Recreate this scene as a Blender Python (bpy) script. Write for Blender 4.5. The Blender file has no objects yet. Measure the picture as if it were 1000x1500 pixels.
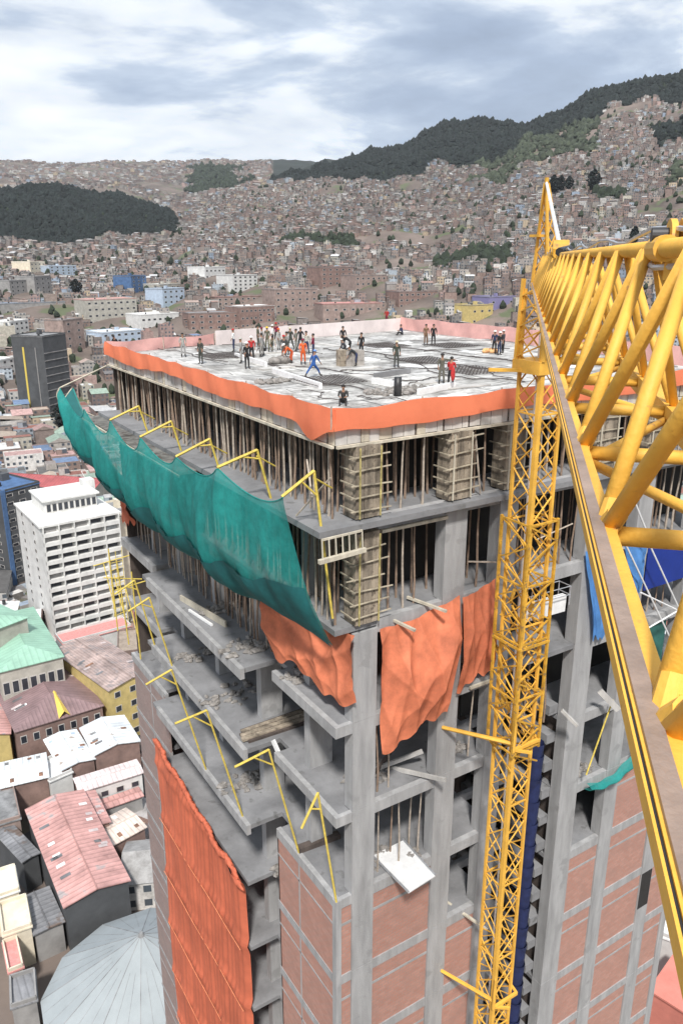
import bpy, bmesh, math, random
import numpy as np
from mathutils import Vector, Matrix
S = bpy.context.scene
COL = S.collection
R = math.radians
random.seed(7)
# ------------------------------------------------------------------ camera
CP = Vector((-16.72, -26.94, 5.76)); YAW = 0.56355; PIT = 0.3120; FPX = 1158.2
cd = bpy.data.cameras.new('camera'); cam = bpy.data.objects.new('camera', cd); COL.objects.link(cam)
cd.sensor_fit = 'VERTICAL'; cd.sensor_height = 36; cd.lens = 36 * FPX / 1500
cd.clip_start = 0.1; cd.clip_end = 20000
cam.location = CP; cam.rotation_euler = (math.pi / 2 - PIT, 0, -YAW); S.camera = cam
# ------------------------------------------------------------------ sun and sky
SUN_EL = R(52); SUN_AZ = R(214)      # azimuth from +Y towards +X
sd = bpy.data.lights.new('sun', 'SUN'); so = bpy.data.objects.new('sun', sd); COL.objects.link(so)
sd.energy = 5.0; sd.angle = R(6); sd.color = (1, .965, .92)
v = Vector((math.sin(SUN_AZ) * math.cos(SUN_EL), math.cos(SUN_AZ) * math.cos(SUN_EL), math.sin(SUN_EL)))
so.rotation_euler = v.to_track_quat('Z', 'Y').to_euler()
W = bpy.data.worlds.new('World'); S.world = W; W.use_nodes = True
nt = W.node_tree; nt.nodes.clear()
def N(t, **k):
    n = nt.nodes.new(t)
    for a, b in k.items(): setattr(n, a, b)
    return n
def LK(a, b): nt.links.new(a, b)
out = N('ShaderNodeOutputWorld'); bg = N('ShaderNodeBackground'); bg.inputs[1].default_value = 0.1
sky = N('ShaderNodeTexSky'); sky.sky_type = 'NISHITA'; sky.sun_disc = False
sky.sun_elevation = SUN_EL; sky.sun_rotation = SUN_AZ; sky.altitude = 3600
tc = N('ShaderNodeTexCoord'); sep = N('ShaderNodeSeparateXYZ'); LK(tc.outputs['Generated'], sep.inputs[0])
mx = N('ShaderNodeMath', operation='MAXIMUM'); LK(sep.outputs[2], mx.inputs[0]); mx.inputs[1].default_value = 0.0
ad = N('ShaderNodeMath', operation='ADD'); LK(mx.outputs[0], ad.inputs[0]); ad.inputs[1].default_value = 0.16
vd = N('ShaderNodeVectorMath', operation='DIVIDE'); LK(tc.outputs['Generated'], vd.inputs[0])
cb = N('ShaderNodeCombineXYZ'); LK(ad.outputs[0], cb.inputs[0]); LK(ad.outputs[0], cb.inputs[1]); cb.inputs[2].default_value = 1
LK(cb.outputs[0], vd.inputs[1])
def wnoise(scale, det, rough, loc, dist=0.0):
    mp = N('ShaderNodeMapping'); mp.inputs[1].default_value = loc; mp.inputs[3].default_value = (1, 1, 1.5); LK(vd.outputs[0], mp.inputs[0])
    n = N('ShaderNodeTexNoise'); n.inputs['Scale'].default_value = scale; n.inputs['Detail'].default_value = det
    n.inputs['Roughness'].default_value = rough; n.inputs['Distortion'].default_value = dist; LK(mp.outputs[0], n.inputs[0]); return n
SKX, SKY = 2.3, 4.6
def wramp(src, stops):
    r = N('ShaderNodeValToRGB'); LK(src, r.inputs[0]); e = r.color_ramp.elements
    while len(e) < len(stops): e.new(0.5)
    for i, (p, c) in enumerate(stops): e[i].position = p; e[i].color = (*c, 1)
    return r
n1 = wnoise(.95, 9, .56, (SKX, SKY, 0), .3); n2 = wnoise(2.6, 6, .55, (7.7, 2.2, 3))
# dark-grey bases and bright cloud tops
c1 = wramp(n1.outputs[0], [(0.32, (3.6, 4.5, 6.0)), (0.44, (4.9, 6.0, 7.8)), (0.50, (6.8, 7.9, 9.5)), (0.55, (11.0, 11.6, 12.2)), (0.66, (13.5, 13.7, 13.9))])
c2 = wramp(n2.outputs[0], [(0.30, (.82, .84, .87)), (0.70, (1.12, 1.11, 1.09))])
mm = N('ShaderNodeMix', data_type='RGBA', blend_type='MULTIPLY'); mm.inputs[0].default_value = 1
LK(c1.outputs[0], mm.inputs[6]); LK(c2.outputs[0], mm.inputs[7])
sk = N('ShaderNodeMix', data_type='RGBA'); sk.inputs[0].default_value = .88
LK(sky.outputs[0], sk.inputs[6]); LK(mm.outputs[2], sk.inputs[7])
LK(sk.outputs[2], bg.inputs[0]); LK(bg.outputs[0], out.inputs[0])
S.view_settings.view_transform = 'Standard'; S.view_settings.look = 'None'
S.view_settings.exposure = 0.0; S.view_settings.gamma = 1; S.view_settings.use_curve_mapping = False
S.cycles.max_bounces = 5; S.cycles.diffuse_bounces = 3; S.cycles.glossy_bounces = 2; S.cycles.volume_bounces = 0
S.cycles.use_denoising = True
# ------------------------------------------------------------------ survey helper: a direction seen from the camera meets a plane
Fv = Vector((math.sin(YAW) * math.cos(PIT), math.cos(YAW) * math.cos(PIT), -math.sin(PIT)))
Rv = Vector((math.cos(YAW), -math.sin(YAW), 0)); Uv = Rv.cross(Fv)
def hit(px, py, ax, val):
    d = Fv + Rv * ((px - 500) / FPX) + Uv * ((750 - py) / FPX)
    t = (val - CP[ax]) / d[ax]; return CP + d * t
def at_range(px, py, r):
    d = Fv + Rv * ((px - 500) / FPX) + Uv * ((750 - py) / FPX)
    return CP + d * (r / math.hypot(d.x, d.y))
def pix(P):
    d = Vector(P) - CP; q = d.dot(Fv)
    return 500 + FPX * d.dot(Rv) / q, 750 - FPX * d.dot(Uv) / q
# ------------------------------------------------------------------ materials
def newmat(name):
    m = bpy.data.materials.new(name); m.use_nodes = True; t = m.node_tree
    return m, t, t.nodes['Principled BSDF']
def tn(t, typ, **k):
    n = t.nodes.new(typ)
    for a, b in k.items(): setattr(n, a, b)
    return n
def mat(name, col, rough=.8, var=.15, scale=2., bump=.0, bscale=20., metal=0., streak=False, spots=None):
    m, t, p = newmat(name); L = t.links.new
    p.inputs['Roughness'].default_value = rough; p.inputs['Metallic'].default_value = metal
    co = tn(t, 'ShaderNodeTexCoord'); src = co.outputs['Object']
    if streak:
        mp = tn(t, 'ShaderNodeMapping'); mp.inputs[3].default_value = (1, 1, .15); L(src, mp.inputs[0]); src2 = mp.outputs[0]
    else: src2 = src
    n = tn(t, 'ShaderNodeTexNoise'); n.inputs['Scale'].default_value = scale; n.inputs['Detail'].default_value = 7; n.inputs['Roughness'].default_value = .65
    L(src2, n.inputs[0])
    r = tn(t, 'ShaderNodeValToRGB'); L(n.outputs[0], r.inputs[0]); e = r.color_ramp.elements
    a = [max(0, c * (1 - var * 1.6)) for c in col]; b = [min(1, c * (1 + var)) for c in col]
    e[0].position = .3; e[0].color = (*a, 1); e[1].position = .7; e[1].color = (*b, 1)
    o = r.outputs[0]
    if spots:
        sc, thr, sc_col = spots
        n3 = tn(t, 'ShaderNodeTexNoise'); n3.inputs['Scale'].default_value = sc; n3.inputs['Detail'].default_value = 5; L(src, n3.inputs[0])
        r3 = tn(t, 'ShaderNodeValToRGB'); L(n3.outputs[0], r3.inputs[0]); r3.color_ramp.elements[0].position = thr; r3.color_ramp.elements[1].position = thr + .06
        x = tn(t, 'ShaderNodeMix', data_type='RGBA'); L(r3.outputs[0], x.inputs[0]); L(o, x.inputs[6]); x.inputs[7].default_value = (*sc_col, 1); o = x.outputs[2]
    L(o, p.inputs['Base Color'])
    if bump:
        n2 = tn(t, 'ShaderNodeTexNoise'); n2.inputs['Scale'].default_value = bscale; n2.inputs['Detail'].default_value = 4; L(src, n2.inputs[0])
        bp = tn(t, 'ShaderNodeBump'); bp.inputs['Strength'].default_value = bump; bp.inputs['Distance'].default_value = .05
        L(n2.outputs[0], bp.inputs['Height']); L(bp.outputs[0], p.inputs['Normal'])
    return m
def brickmat(name, c1, c2, mortar, bw=.42, bh=.2, stain=(.2, .19, .18)):
    m, t, p = newmat(name); L = t.links.new; p.inputs['Roughness'].default_value = .9
    co = tn(t, 'ShaderNodeTexCoord'); s = tn(t, 'ShaderNodeSeparateXYZ'); L(co.outputs['Object'], s.inputs[0])
    a = tn(t, 'ShaderNodeMath', operation='ADD'); L(s.outputs[0], a.inputs[0]); L(s.outputs[1], a.inputs[1])
    c = tn(t, 'ShaderNodeCombineXYZ'); L(a.outputs[0], c.inputs[0]); L(s.outputs[2], c.inputs[1])
    b = tn(t, 'ShaderNodeTexBrick'); L(c.outputs[0], b.inputs[0]); b.inputs['Scale'].default_value = 1
    b.inputs['Brick Width'].default_value = bw; b.inputs['Row Height'].default_value = bh; b.inputs['Mortar Size'].default_value = .018
    b.inputs['Color1'].default_value = (*c1, 1); b.inputs['Color2'].default_value = (*c2, 1); b.inputs['Mortar'].default_value = (*mortar, 1)
    n = tn(t, 'ShaderNodeTexNoise'); n.inputs['Scale'].default_value = .7; n.inputs['Detail'].default_value = 8; n.inputs['Roughness'].default_value = .7; L(co.outputs['Object'], n.inputs[0])
    r = tn(t, 'ShaderNodeValToRGB'); L(n.outputs[0], r.inputs[0]); r.color_ramp.elements[0].position = .45; r.color_ramp.elements[1].position = .8
    x = tn(t, 'ShaderNodeMix', data_type='RGBA'); L(r.outputs[0], x.inputs[0]); L(b.outputs[0], x.inputs[6]); x.inputs[7].default_value = (*stain, 1)
    L(x.outputs[2], p.inputs['Base Color'])
    bp = tn(t, 'ShaderNodeBump'); bp.inputs['Strength'].default_value = .4; bp.inputs['Distance'].default_value = .02
    L(b.outputs['Fac'], bp.inputs['Height']); bp.invert = True; L(bp.outputs[0], p.inputs['Normal'])
    return m
def clothmat(name, col, var=.2, trans=.35, scale=1.5, holes=0):
    m = mat(name, col, .75, var, scale, .25, 6); t = m.node_tree; L = t.links.new; p = t.nodes['Principled BSDF']
    o = [n for n in t.nodes if n.type == 'OUTPUT_MATERIAL'][0]
    tr = tn(t, 'ShaderNodeBsdfTranslucent'); ms = tn(t, 'ShaderNodeMixShader'); ms.inputs[0].default_value = trans
    L(p.inputs['Base Color'].links[0].from_socket, tr.inputs[0]); L(p.outputs[0], ms.inputs[1]); L(tr.outputs[0], ms.inputs[2]); L(ms.outputs[0], o.inputs[0])
    if holes:      # open weave of the netting: uneven share of holes
        tp = tn(t, 'ShaderNodeBsdfTransparent'); m2 = tn(t, 'ShaderNodeMixShader'); nn = tn(t, 'ShaderNodeTexNoise'); nn.inputs['Scale'].default_value = 2.2; nn.inputs['Detail'].default_value = 8; nn.inputs['Roughness'].default_value = .75
        co = tn(t, 'ShaderNodeTexCoord'); L(co.outputs['Object'], nn.inputs[0]); mr_ = tn(t, 'ShaderNodeMapRange'); L(nn.outputs[0], mr_.inputs[0]); mr_.inputs[1].default_value = .3; mr_.inputs[2].default_value = .7; mr_.inputs[3].default_value = holes * .3; mr_.inputs[4].default_value = holes * 1.7
        L(mr_.outputs[0], m2.inputs[0]); L(ms.outputs[0], m2.inputs[1]); L(tp.outputs[0], m2.inputs[2]); L(m2.outputs[0], o.inputs[0])
    return m
def corr(name, col, pitch=.9, axis=0, var=.2, rough=.5, spots=None, lines=.55):
    """ribbed sheet roofing: ribs across, running down the slope"""
    m = mat(name, col, rough, var, .25, 0, 1, 0, False, spots); t = m.node_tree; L = t.links.new; p = t.nodes['Principled BSDF']
    co = tn(t, 'ShaderNodeTexCoord'); w = tn(t, 'ShaderNodeTexWave', wave_type='BANDS', bands_direction='X' if axis == 0 else 'Y')
    w.inputs['Scale'].default_value = .314 / pitch; w.inputs['Distortion'].default_value = .3; L(co.outputs['UV'], w.inputs[0])
    src = p.inputs['Base Color'].links[0].from_socket
    r = tn(t, 'ShaderNodeValToRGB'); L(w.outputs[0], r.inputs[0]); r.color_ramp.elements[0].position = 0; r.color_ramp.elements[0].color = (lines,) * 3 + (1,); r.color_ramp.elements[1].position = .25
    x = tn(t, 'ShaderNodeMix', data_type='RGBA', blend_type='MULTIPLY'); x.inputs[0].default_value = .6; L(src, x.inputs[6]); L(r.outputs[0], x.inputs[7]); L(x.outputs[2], p.inputs['Base Color'])
    b = tn(t, 'ShaderNodeBump'); b.inputs['Strength'].default_value = .5; b.inputs['Distance'].default_value = .08; L(w.outputs[0], b.inputs['Height']); L(b.outputs[0], p.inputs['Normal'])
    return m
M = {}
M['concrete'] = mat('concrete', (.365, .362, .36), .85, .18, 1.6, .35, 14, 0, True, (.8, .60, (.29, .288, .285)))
M['slab'] = mat('floor_concrete', (.235, .235, .24), .8, .22, .45, .25, 9, 0, False, (1.3, .62, (.16, .16, .16)))  # floor concrete darkened in its colour to deepen shade between the storeys
M['brick'] = brickmat('brick', (.42, .205, .155), (.48, .255, .20), (.36, .25, .21), .4, .2, (.33, .20, .165))
M['brickdark'] = brickmat('brick_grey', (.30, .21, .19), (.34, .25, .225), (.30, .25, .235), .4, .2, (.24, .2, .19))
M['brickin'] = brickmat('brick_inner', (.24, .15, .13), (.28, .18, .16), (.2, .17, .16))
M['wood'] = mat('form_timber', (.33, .275, .21), .85, .5, 1.8, .5, 12, 0, True, (3.5, .6, (.16, .13, .10)))
M['formyellow'] = mat('form_yellow_timber', (.50, .42, .17), .8, .4, 2.5)
M['woodpale'] = mat('pale_timber', (.55, .50, .40), .8, .25, 1.5, .3, 12, 0, True)
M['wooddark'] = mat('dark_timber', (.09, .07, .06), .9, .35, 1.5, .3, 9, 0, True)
M['dark'] = mat('shade_black', (.022, .02, .018), .8, .3, 1)  # near-black colour of the added panels that imitate interior shade
M['prop'] = mat('prop_timber', (.29, .205, .15), .85, .3, 3)
M['prop2'] = mat('prop_timber_grey', (.45, .38, .31), .85, .3, 3)
M['panel'] = mat('form_panel', (.52, .50, .47), .8, .25, .8, .2, 10, 0, True)
M['crane'] = mat('crane_paint', (.80, .44, .065), .6, .14, 1.2, .12, 26, 0, False, (11, .67, (.48, .25, .07)))
M['craneold'] = mat('crane_paint_old', (.62, .34, .04), .55, .3, 2.2, .1, 20, 0, False, (5, .58, (.28, .17, .07)))
M['rail'] = mat('rail_steel', (.36, .27, .22), .5, .25, 3, .15, 30, .2)
M['steel'] = mat('steel', (.55, .56, .58), .4, .15, 4, 0, 1, .6)
M['black'] = mat('black_rubber', (.03, .03, .032), .45, .2, 6)
M['white'] = mat('white_paint', (.80, .80, .79), .6, .08, 2)
M['yellow'] = mat('yellow_pole', (.68, .52, .10), .6, .2, 5)
M['orange'] = clothmat('orange_tape', (1.0, .27, .135), .06, .4, .8)
M['orangetarp'] = clothmat('orange_tarp', (.74, .22, .11), .22, .14, .9)
M['orangenet'] = clothmat('orange_net', (.66, .165, .085), .16, .12, .35, .04)
M['pink'] = clothmat('pink_mesh', (.90, .50, .45), .12, .4, .7)
M['teal'] = clothmat('teal_net', (.028, .37, .34), .2, .35, .5, .22)
M['bluetarp'] = clothmat('blue_tarp', (.10, .28, .62), .2, .2, 1)
M['navy'] = clothmat('navy_net', (.018, .028, .10), .3, .1, 1.6)
M['cobalt'] = mat('cobalt_board', (.01, .035, .25), .5, .1, 1)
M['greenboard'] = mat('green_net_board', (.03, .13, .11), .8, .2, 1)
M['rebar'] = mat('rebar', (.10, .085, .08), .8, .3, 4)
M['rubble'] = mat('rubble', (.28, .26, .24), .95, .35, 3, .5, 12)
M['block'] = mat('concrete_block', (.38, .35, .32), .9, .2, 3)
def deckmat():
    m, t, p = newmat('deck_boards'); L = t.links.new; p.inputs['Roughness'].default_value = .8
    co = tn(t, 'ShaderNodeTexCoord'); n0 = tn(t, 'ShaderNodeTexNoise'); n0.inputs['Scale'].default_value = .35; n0.inputs['Detail'].default_value = 2; L(co.outputs['Object'], n0.inputs[0])
    x0 = tn(t, 'ShaderNodeMix', data_type='RGBA', blend_type='LINEAR_LIGHT'); x0.inputs[0].default_value = .35; L(co.outputs['Object'], x0.inputs[6]); L(n0.outputs['Color'], x0.inputs[7])
    o = None
    for (bw, bh, ms, sc) in ((3.1, 1.25, .035, 1.), (7.4, 5.2, .10, 1.)):
        b = tn(t, 'ShaderNodeTexBrick'); L(x0.outputs[2], b.inputs[0]); b.inputs['Scale'].default_value = sc; b.inputs['Brick Width'].default_value = bw; b.inputs['Row Height'].default_value = bh; b.inputs['Mortar Size'].default_value = ms; b.offset = .37
        b.inputs['Color1'].default_value = (.80, .79, .76, 1); b.inputs['Color2'].default_value = (.52, .51, .49, 1) if o is None else (.8, .8, .8, 1); b.inputs['Mortar'].default_value = (.10, .095, .09, 1)
        if o is None: o = b.outputs[0]
        else:
            x = tn(t, 'ShaderNodeMix', data_type='RGBA', blend_type='MULTIPLY'); x.inputs[0].default_value = .8; L(o, x.inputs[6]); L(b.outputs[0], x.inputs[7]); o = x.outputs[2]
    for (sc, p0, p1, c) in ((.32, .42, .60, (.42, .41, .40)), (2.6, .35, .55, (.55, .54, .53))):
        n1 = tn(t, 'ShaderNodeTexNoise'); n1.inputs['Scale'].default_value = sc; n1.inputs['Detail'].default_value = 9; n1.inputs['Roughness'].default_value = .72; L(co.outputs['Object'], n1.inputs[0])
        r1 = tn(t, 'ShaderNodeValToRGB'); L(n1.outputs[0], r1.inputs[0]); r1.color_ramp.elements[0].position = p0; r1.color_ramp.elements[0].color = (*c, 1); r1.color_ramp.elements[1].position = p1
        x = tn(t, 'ShaderNodeMix', data_type='RGBA', blend_type='MULTIPLY'); x.inputs[0].default_value = 1; L(o, x.inputs[6]); L(r1.outputs[0], x.inputs[7]); o = x.outputs[2]
    g = tn(t, 'ShaderNodeGamma'); g.inputs[1].default_value = .80; L(o, g.inputs[0]); L(g.outputs[0], p.inputs['Base Color']); return m
M['deck'] = deckmat()
def housemat():
    """walls take the house's own paint or brick colour; window holes are laid out in metres from each wall's UV"""
    m, t, p = newmat('house_walls_and_roofs'); L = t.links.new; p.inputs['Roughness'].default_value = .85
    at = tn(t, 'ShaderNodeAttribute'); at.attribute_name = 'Col'
    uv = tn(t, 'ShaderNodeTexCoord'); s = tn(t, 'ShaderNodeSeparateXYZ'); L(uv.outputs['UV'], s.inputs[0])
    def mth(op, a, b=None, c=None):
        n = tn(t, 'ShaderNodeMath', operation=op)
        for i, q in enumerate((a, b, c)):
            if q is None: continue
            if isinstance(q, (int, float)): n.inputs[i].default_value = q
            else: L(q, n.inputs[i])
        return n.outputs[0]
    U, V = s.outputs[0], s.outputs[1]
    cu = mth('DIVIDE', U, 2.9); cv = mth('DIVIDE', V, 3.0)
    fu = mth('FRACT', cu); fv = mth('FRACT', cv)
    wu = mth('LESS_THAN', mth('ABSOLUTE', mth('SUBTRACT', fu, .5)), .24)
    wv = mth('LESS_THAN', mth('ABSOLUTE', mth('SUBTRACT', fv, .5)), .24)
    c = tn(t, 'ShaderNodeCombineXYZ'); L(mth('FLOOR', cu), c.inputs[0]); L(mth('FLOOR', cv), c.inputs[1])
    wn = tn(t, 'ShaderNodeTexWhiteNoise', noise_dimensions='3D'); L(c.outputs[0], wn.inputs[0])
    keep = mth('GREATER_THAN', wn.outputs[0], .25)
    w = mth('MULTIPLY', mth('MULTIPLY', wu, wv), mth('MULTIPLY', keep, at.outputs['Alpha']))
    wc = tn(t, 'ShaderNodeMix', data_type='RGBA'); L(wn.outputs[0], wc.inputs[0]); wc.inputs[6].default_value = (.03, .035, .045, 1); wc.inputs[7].default_value = (.11, .13, .15, 1)
    geo = tn(t, 'ShaderNodeTexCoord')
    n = tn(t, 'ShaderNodeTexNoise'); n.inputs['Scale'].default_value = .5; n.inputs['Detail'].default_value = 6; n.inputs['Roughness'].default_value = .75; L(geo.outputs['Object'], n.inputs[0])
    r = tn(t, 'ShaderNodeValToRGB'); L(n.outputs[0], r.inputs[0]); r.color_ramp.elements[0].position = .3; r.color_ramp.elements[0].color = (.55, .54, .53, 1); r.color_ramp.elements[1].position = .65; r.color_ramp.elements[1].color = (1.1, 1.1, 1.1, 1)
    a = tn(t, 'ShaderNodeMix', data_type='RGBA', blend_type='MULTIPLY'); a.inputs[0].default_value = 1; L(at.outputs['Color'], a.inputs[6]); L(r.outputs[0], a.inputs[7])
    x = tn(t, 'ShaderNodeMix', data_type='RGBA'); L(w, x.inputs[0]); L(a.outputs[2], x.inputs[6]); L(wc.outputs[2], x.inputs[7])
    L(x.outputs[2], p.inputs['Base Color']); L(mth('MULTIPLY_ADD', w, -.5, .85), p.inputs['Roughness']); return m
M['house'] = housemat()
# ------------------------------------------------------------------ mesh builder
class MB:
    def __init__(s): s.v = []; s.f = []; s.uv = []; s.mi = []; s.col = []
    def face(s, pts, uv=None, mi=0, col=None):
        b = len(s.v); s.v += [tuple(p) for p in pts]; s.f.append(list(range(b, b + len(pts))))
        s.uv.append(uv or [(0, 0)] * len(pts)); s.mi.append(mi); s.col.append(col)
    def quadwall(s, a, b, c, d, mi=0, col=None):     # a,b bottom, c,d top; uv in metres
        w = (Vector(b) - Vector(a)).length; h = (Vector(d) - Vector(a)).length
        s.face([a, b, c, d], [(0, 0), (w, 0), (w, h), (0, h)], mi, col)
    def box(s, x0, x1, y0, y1, z0, z1, mi=0):
        s.prism([(x0, y0), (x1, y0), (x1, y1), (x0, y1)], z0, z1, mi, mi)
    def prism(s, poly, z0, z1, mi=0, mt=None, col=None, colt=None):
        if mt is None: mt = mi
        n = len(poly); A = sum(poly[i][0] * poly[(i + 1) % n][1] - poly[(i + 1) % n][0] * poly[i][1] for i in range(n))
        if A < 0: poly = poly[::-1]
        for i in range(n):
            a, b = poly[i], poly[(i + 1) % n]
            s.quadwall((*a, z0), (*b, z0), (*b, z1), (*a, z1), mi, col)
        s.face([(*p, z1) for p in poly], [(p[0], p[1]) for p in poly], mt, colt or col)
        s.face([(*p, z0) for p in poly[::-1]], None, mt, colt or col)
    def tube(s, a, b, r, r2=None, n=6, mi=0, cap=True, sx=1., sy=1.):
        a = Vector(a); b = Vector(b); d = (b - a)
        if d.length < 1e-6: return
        r2 = r if r2 is None else r2; z = d.normalized(); q = Vector((0, 0, 1)) if abs(z.z) < .9 else Vector((1, 0, 0))
        x = z.cross(q).normalized(); y = z.cross(x); k = len(s.v); off = math.pi / n if n == 4 else 0
        for P, rr in ((a, r), (b, r2)):
            for i in range(n):
                t = 2 * math.pi * i / n + off; s.v.append(tuple(P + x * math.cos(t) * rr * sx + y * math.sin(t) * rr * sy))
        for i in range(n):
            j = (i + 1) % n; s.f.append([k + i, k + j, k + n + j, k + n + i]); s.uv.append([(0, 0)] * 4); s.mi.append(mi); s.col.append(None)
        if cap:
            s.f.append([k + i for i in range(n)][::-1]); s.f.append([k + n + i for i in range(n)])
            for _ in range(2): s.uv.append([(0, 0)] * n); s.mi.append(mi); s.col.append(None)
    def path(s, pts, r, n=5, mi=0):
        for a, b in zip(pts[:-1], pts[1:]): s.tube(a, b, r, None, n, mi)
    def ball(s, c, rx, ry=None, rz=None, nu=10, nv=6, mi=0, jit=0.):
        ry = rx if ry is None else ry; rz = rx if rz is None else rz; k = len(s.v)
        for j in range(nv + 1):
            ph = math.pi * j / nv
            for i in range(nu):
                th = 2 * math.pi * i / nu; q = 1 + random.uniform(-jit, jit)
                s.v.append((c[0] + rx * q * math.sin(ph) * math.cos(th), c[1] + ry * q * math.sin(ph) * math.sin(th), c[2] + rz * q * math.cos(ph)))
        for j in range(nv):
            for i in range(nu):
                i2 = (i + 1) % nu
                s.f.append([k + j * nu + i, k + (j + 1) * nu + i, k + (j + 1) * nu + i2, k + j * nu + i2]); s.uv.append([(0, 0)] * 4); s.mi.append(mi); s.col.append(None)
    def grid(s, fn, nu, nv, mi=0):
        k = len(s.v)
        for j in range(nv + 1):
            for i in range(nu + 1): s.v.append(tuple(fn(i / nu, j / nv)))
        for j in range(nv):
            for i in range(nu):
                a = k + j * (nu + 1) + i; s.f.append([a, a + 1, a + nu + 2, a + nu + 1]); s.uv.append([(i / nu, j / nv)] * 4); s.mi.append(mi); s.col.append(None)
    def mesh(s, name, mats, smooth=False):
        me = bpy.data.meshes.new(name); me.from_pydata(s.v, [], s.f)
        if not isinstance(mats, (list, tuple)): mats = [mats]
        for m in mats: me.materials.append(m)
        me.polygons.foreach_set('material_index', s.mi)
        u = me.uv_layers.new(name='UVMap'); u.data.foreach_set('uv', [c for f in s.uv for q in f for c in q])
        if any(c is not None for c in s.col):
            ca = me.color_attributes.new('Col', 'FLOAT_COLOR', 'CORNER')
            ca.data.foreach_set('color', [x for f, c in zip(s.f, s.col) for _ in f for x in (c or (.5, .5, .5, 0))])
        if smooth: me.polygons.foreach_set('use_smooth', [True] * len(s.f))
        me.update(); return me
    def build(s, name, mats, parent=None, smooth=False):
        o = bpy.data.objects.new(name, s.mesh(name, mats, smooth)); COL.objects.link(o)
        if parent: o.parent = parent
        return o
def tag(o, label=None, cat=None, group=None, kind=None):
    if label: o['label'] = label
    if cat: o['category'] = cat
    if group: o['group'] = group
    if kind: o['kind'] = kind
    return o
def empty(name, label, cat, loc=(0, 0, 0), group=None):
    o = bpy.data.objects.new(name, None); COL.objects.link(o); o.location = loc; o.empty_display_size = .5
    return tag(o, label, cat, group)
def part(name, mb, m, parent, smooth=False):
    """part built in world coordinates under an unrotated, unscaled root"""
    o = mb.build(name, m, parent, smooth); r = Vector((0, 0, 0)); q = parent
    while q: r += q.location; q = q.parent
    o.location = -r; return o
def bevel(o, w=.02):
    b = o.modifiers.new('bevel', 'BEVEL'); b.width = w; b.segments = 1; b.limit_method = 'ANGLE'
# ================================================================== THE TOWER UNDER CONSTRUCTION
# axes: X runs along the right face, Y along the left face, z = 0 at the top of the orange barrier; storey 5 m
SH = 5.0; NLEV = 21; GZ = -105.0
TW = empty('tower_under_construction', 'tall unfinished concrete tower with salmon brick infill, open upper floors and workers on top', 'tower', (0, 0, GZ))
# top deck
b = MB(); b.prism([(0, 0), (29, 0), (30.6, 21), (29.6, 35.6), (0, 31)], -1.2, -.9); part('top_deck', b, M['deck'], TW)
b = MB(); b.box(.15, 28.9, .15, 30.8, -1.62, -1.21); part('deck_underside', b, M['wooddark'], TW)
for k in range(1, NLEV):
    z = -SH * k; b = MB(); T = .28
    if k == 1: b.box(-1.15, 29, -.6, 31, z - T, z)
    elif k == 2: b.box(-.05, 29, 0, 31, z - T, z)
    else:
        if k == 3:
            b.box(0, 29, 0, 6.3, z - T, z); b.box(.9, 29, 6.3, 31, z - T, z)
        else:
            b.box(0, 10.6, 0, 6.3, z - T, z); b.box(.9, 10.6, 6.3, 31, z - T, z); b.box(10.6, 15.8, 8, 31, z - T, z); b.box(15.8, 29, 0, 31, z - T, z)
        if k <= 5: b.box(-1.35, .9, 7.4, 23, z - T, z)
        else: b.box(-.95, .9, 8.5, 23, z - T, z)
        b.box(-.2, .9, 24, 31.2, z - T, z)
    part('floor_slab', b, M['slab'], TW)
    # upstand edge beams of the left side, light concrete
    if k <= 5 and k >= 3:
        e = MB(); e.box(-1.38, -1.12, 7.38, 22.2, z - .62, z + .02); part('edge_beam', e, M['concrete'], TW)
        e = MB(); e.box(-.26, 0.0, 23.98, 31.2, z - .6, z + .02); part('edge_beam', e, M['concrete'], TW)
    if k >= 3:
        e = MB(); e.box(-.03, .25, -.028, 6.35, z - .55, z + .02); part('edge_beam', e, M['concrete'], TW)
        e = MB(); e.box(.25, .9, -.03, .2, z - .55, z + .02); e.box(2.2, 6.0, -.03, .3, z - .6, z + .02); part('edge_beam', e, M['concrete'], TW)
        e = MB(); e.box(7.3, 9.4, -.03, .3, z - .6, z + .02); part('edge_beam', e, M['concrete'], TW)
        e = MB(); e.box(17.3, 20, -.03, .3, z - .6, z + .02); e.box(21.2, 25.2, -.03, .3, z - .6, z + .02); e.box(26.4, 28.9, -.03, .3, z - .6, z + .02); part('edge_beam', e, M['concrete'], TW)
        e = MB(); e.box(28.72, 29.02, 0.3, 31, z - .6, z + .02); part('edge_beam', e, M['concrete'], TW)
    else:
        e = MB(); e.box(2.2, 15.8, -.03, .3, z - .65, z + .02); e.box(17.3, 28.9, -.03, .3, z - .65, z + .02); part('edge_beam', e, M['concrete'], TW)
# columns: one per position, running the full height; the upper lifts are still in their forms
cols = [(.9, 2.2, -.06, .65), (6., 7.3, -.06, .65), (9.4, 10.6, -.06, .65), (15.8, 17.3, -.06, .7), (20, 21.2, -.06, .65), (25.2, 26.4, -.06, .65)]
for (x0, x1, y0, y1) in cols:
    b = MB(); top = -5.0 if x0 > 1 else -10.4
    z = top
    while z > GZ + .1:                                  # each lift sits a few mm in or out of the one below
        z2 = max(GZ, -SH * (math.floor(-z / SH + 1e-6) + 1)); j = random.uniform(0, .022)
        b.box(x0 - j, x1 + j, y0 - j, y1, z2 + .012, z); z = z2
    part('column', b, M['concrete'], TW)
b = MB(); b.box(28.4, 29.06, -.06, .6, GZ, -10); part('column', b, M['concrete'], TW)
for y in (4.0, 9.6, 15.7, 21.7, 26.7):
    b = MB(); b.box(.9, 2.25, y, y + .6, -SH * 9, -5.3); part('column', b, M['concrete'], TW)
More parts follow.
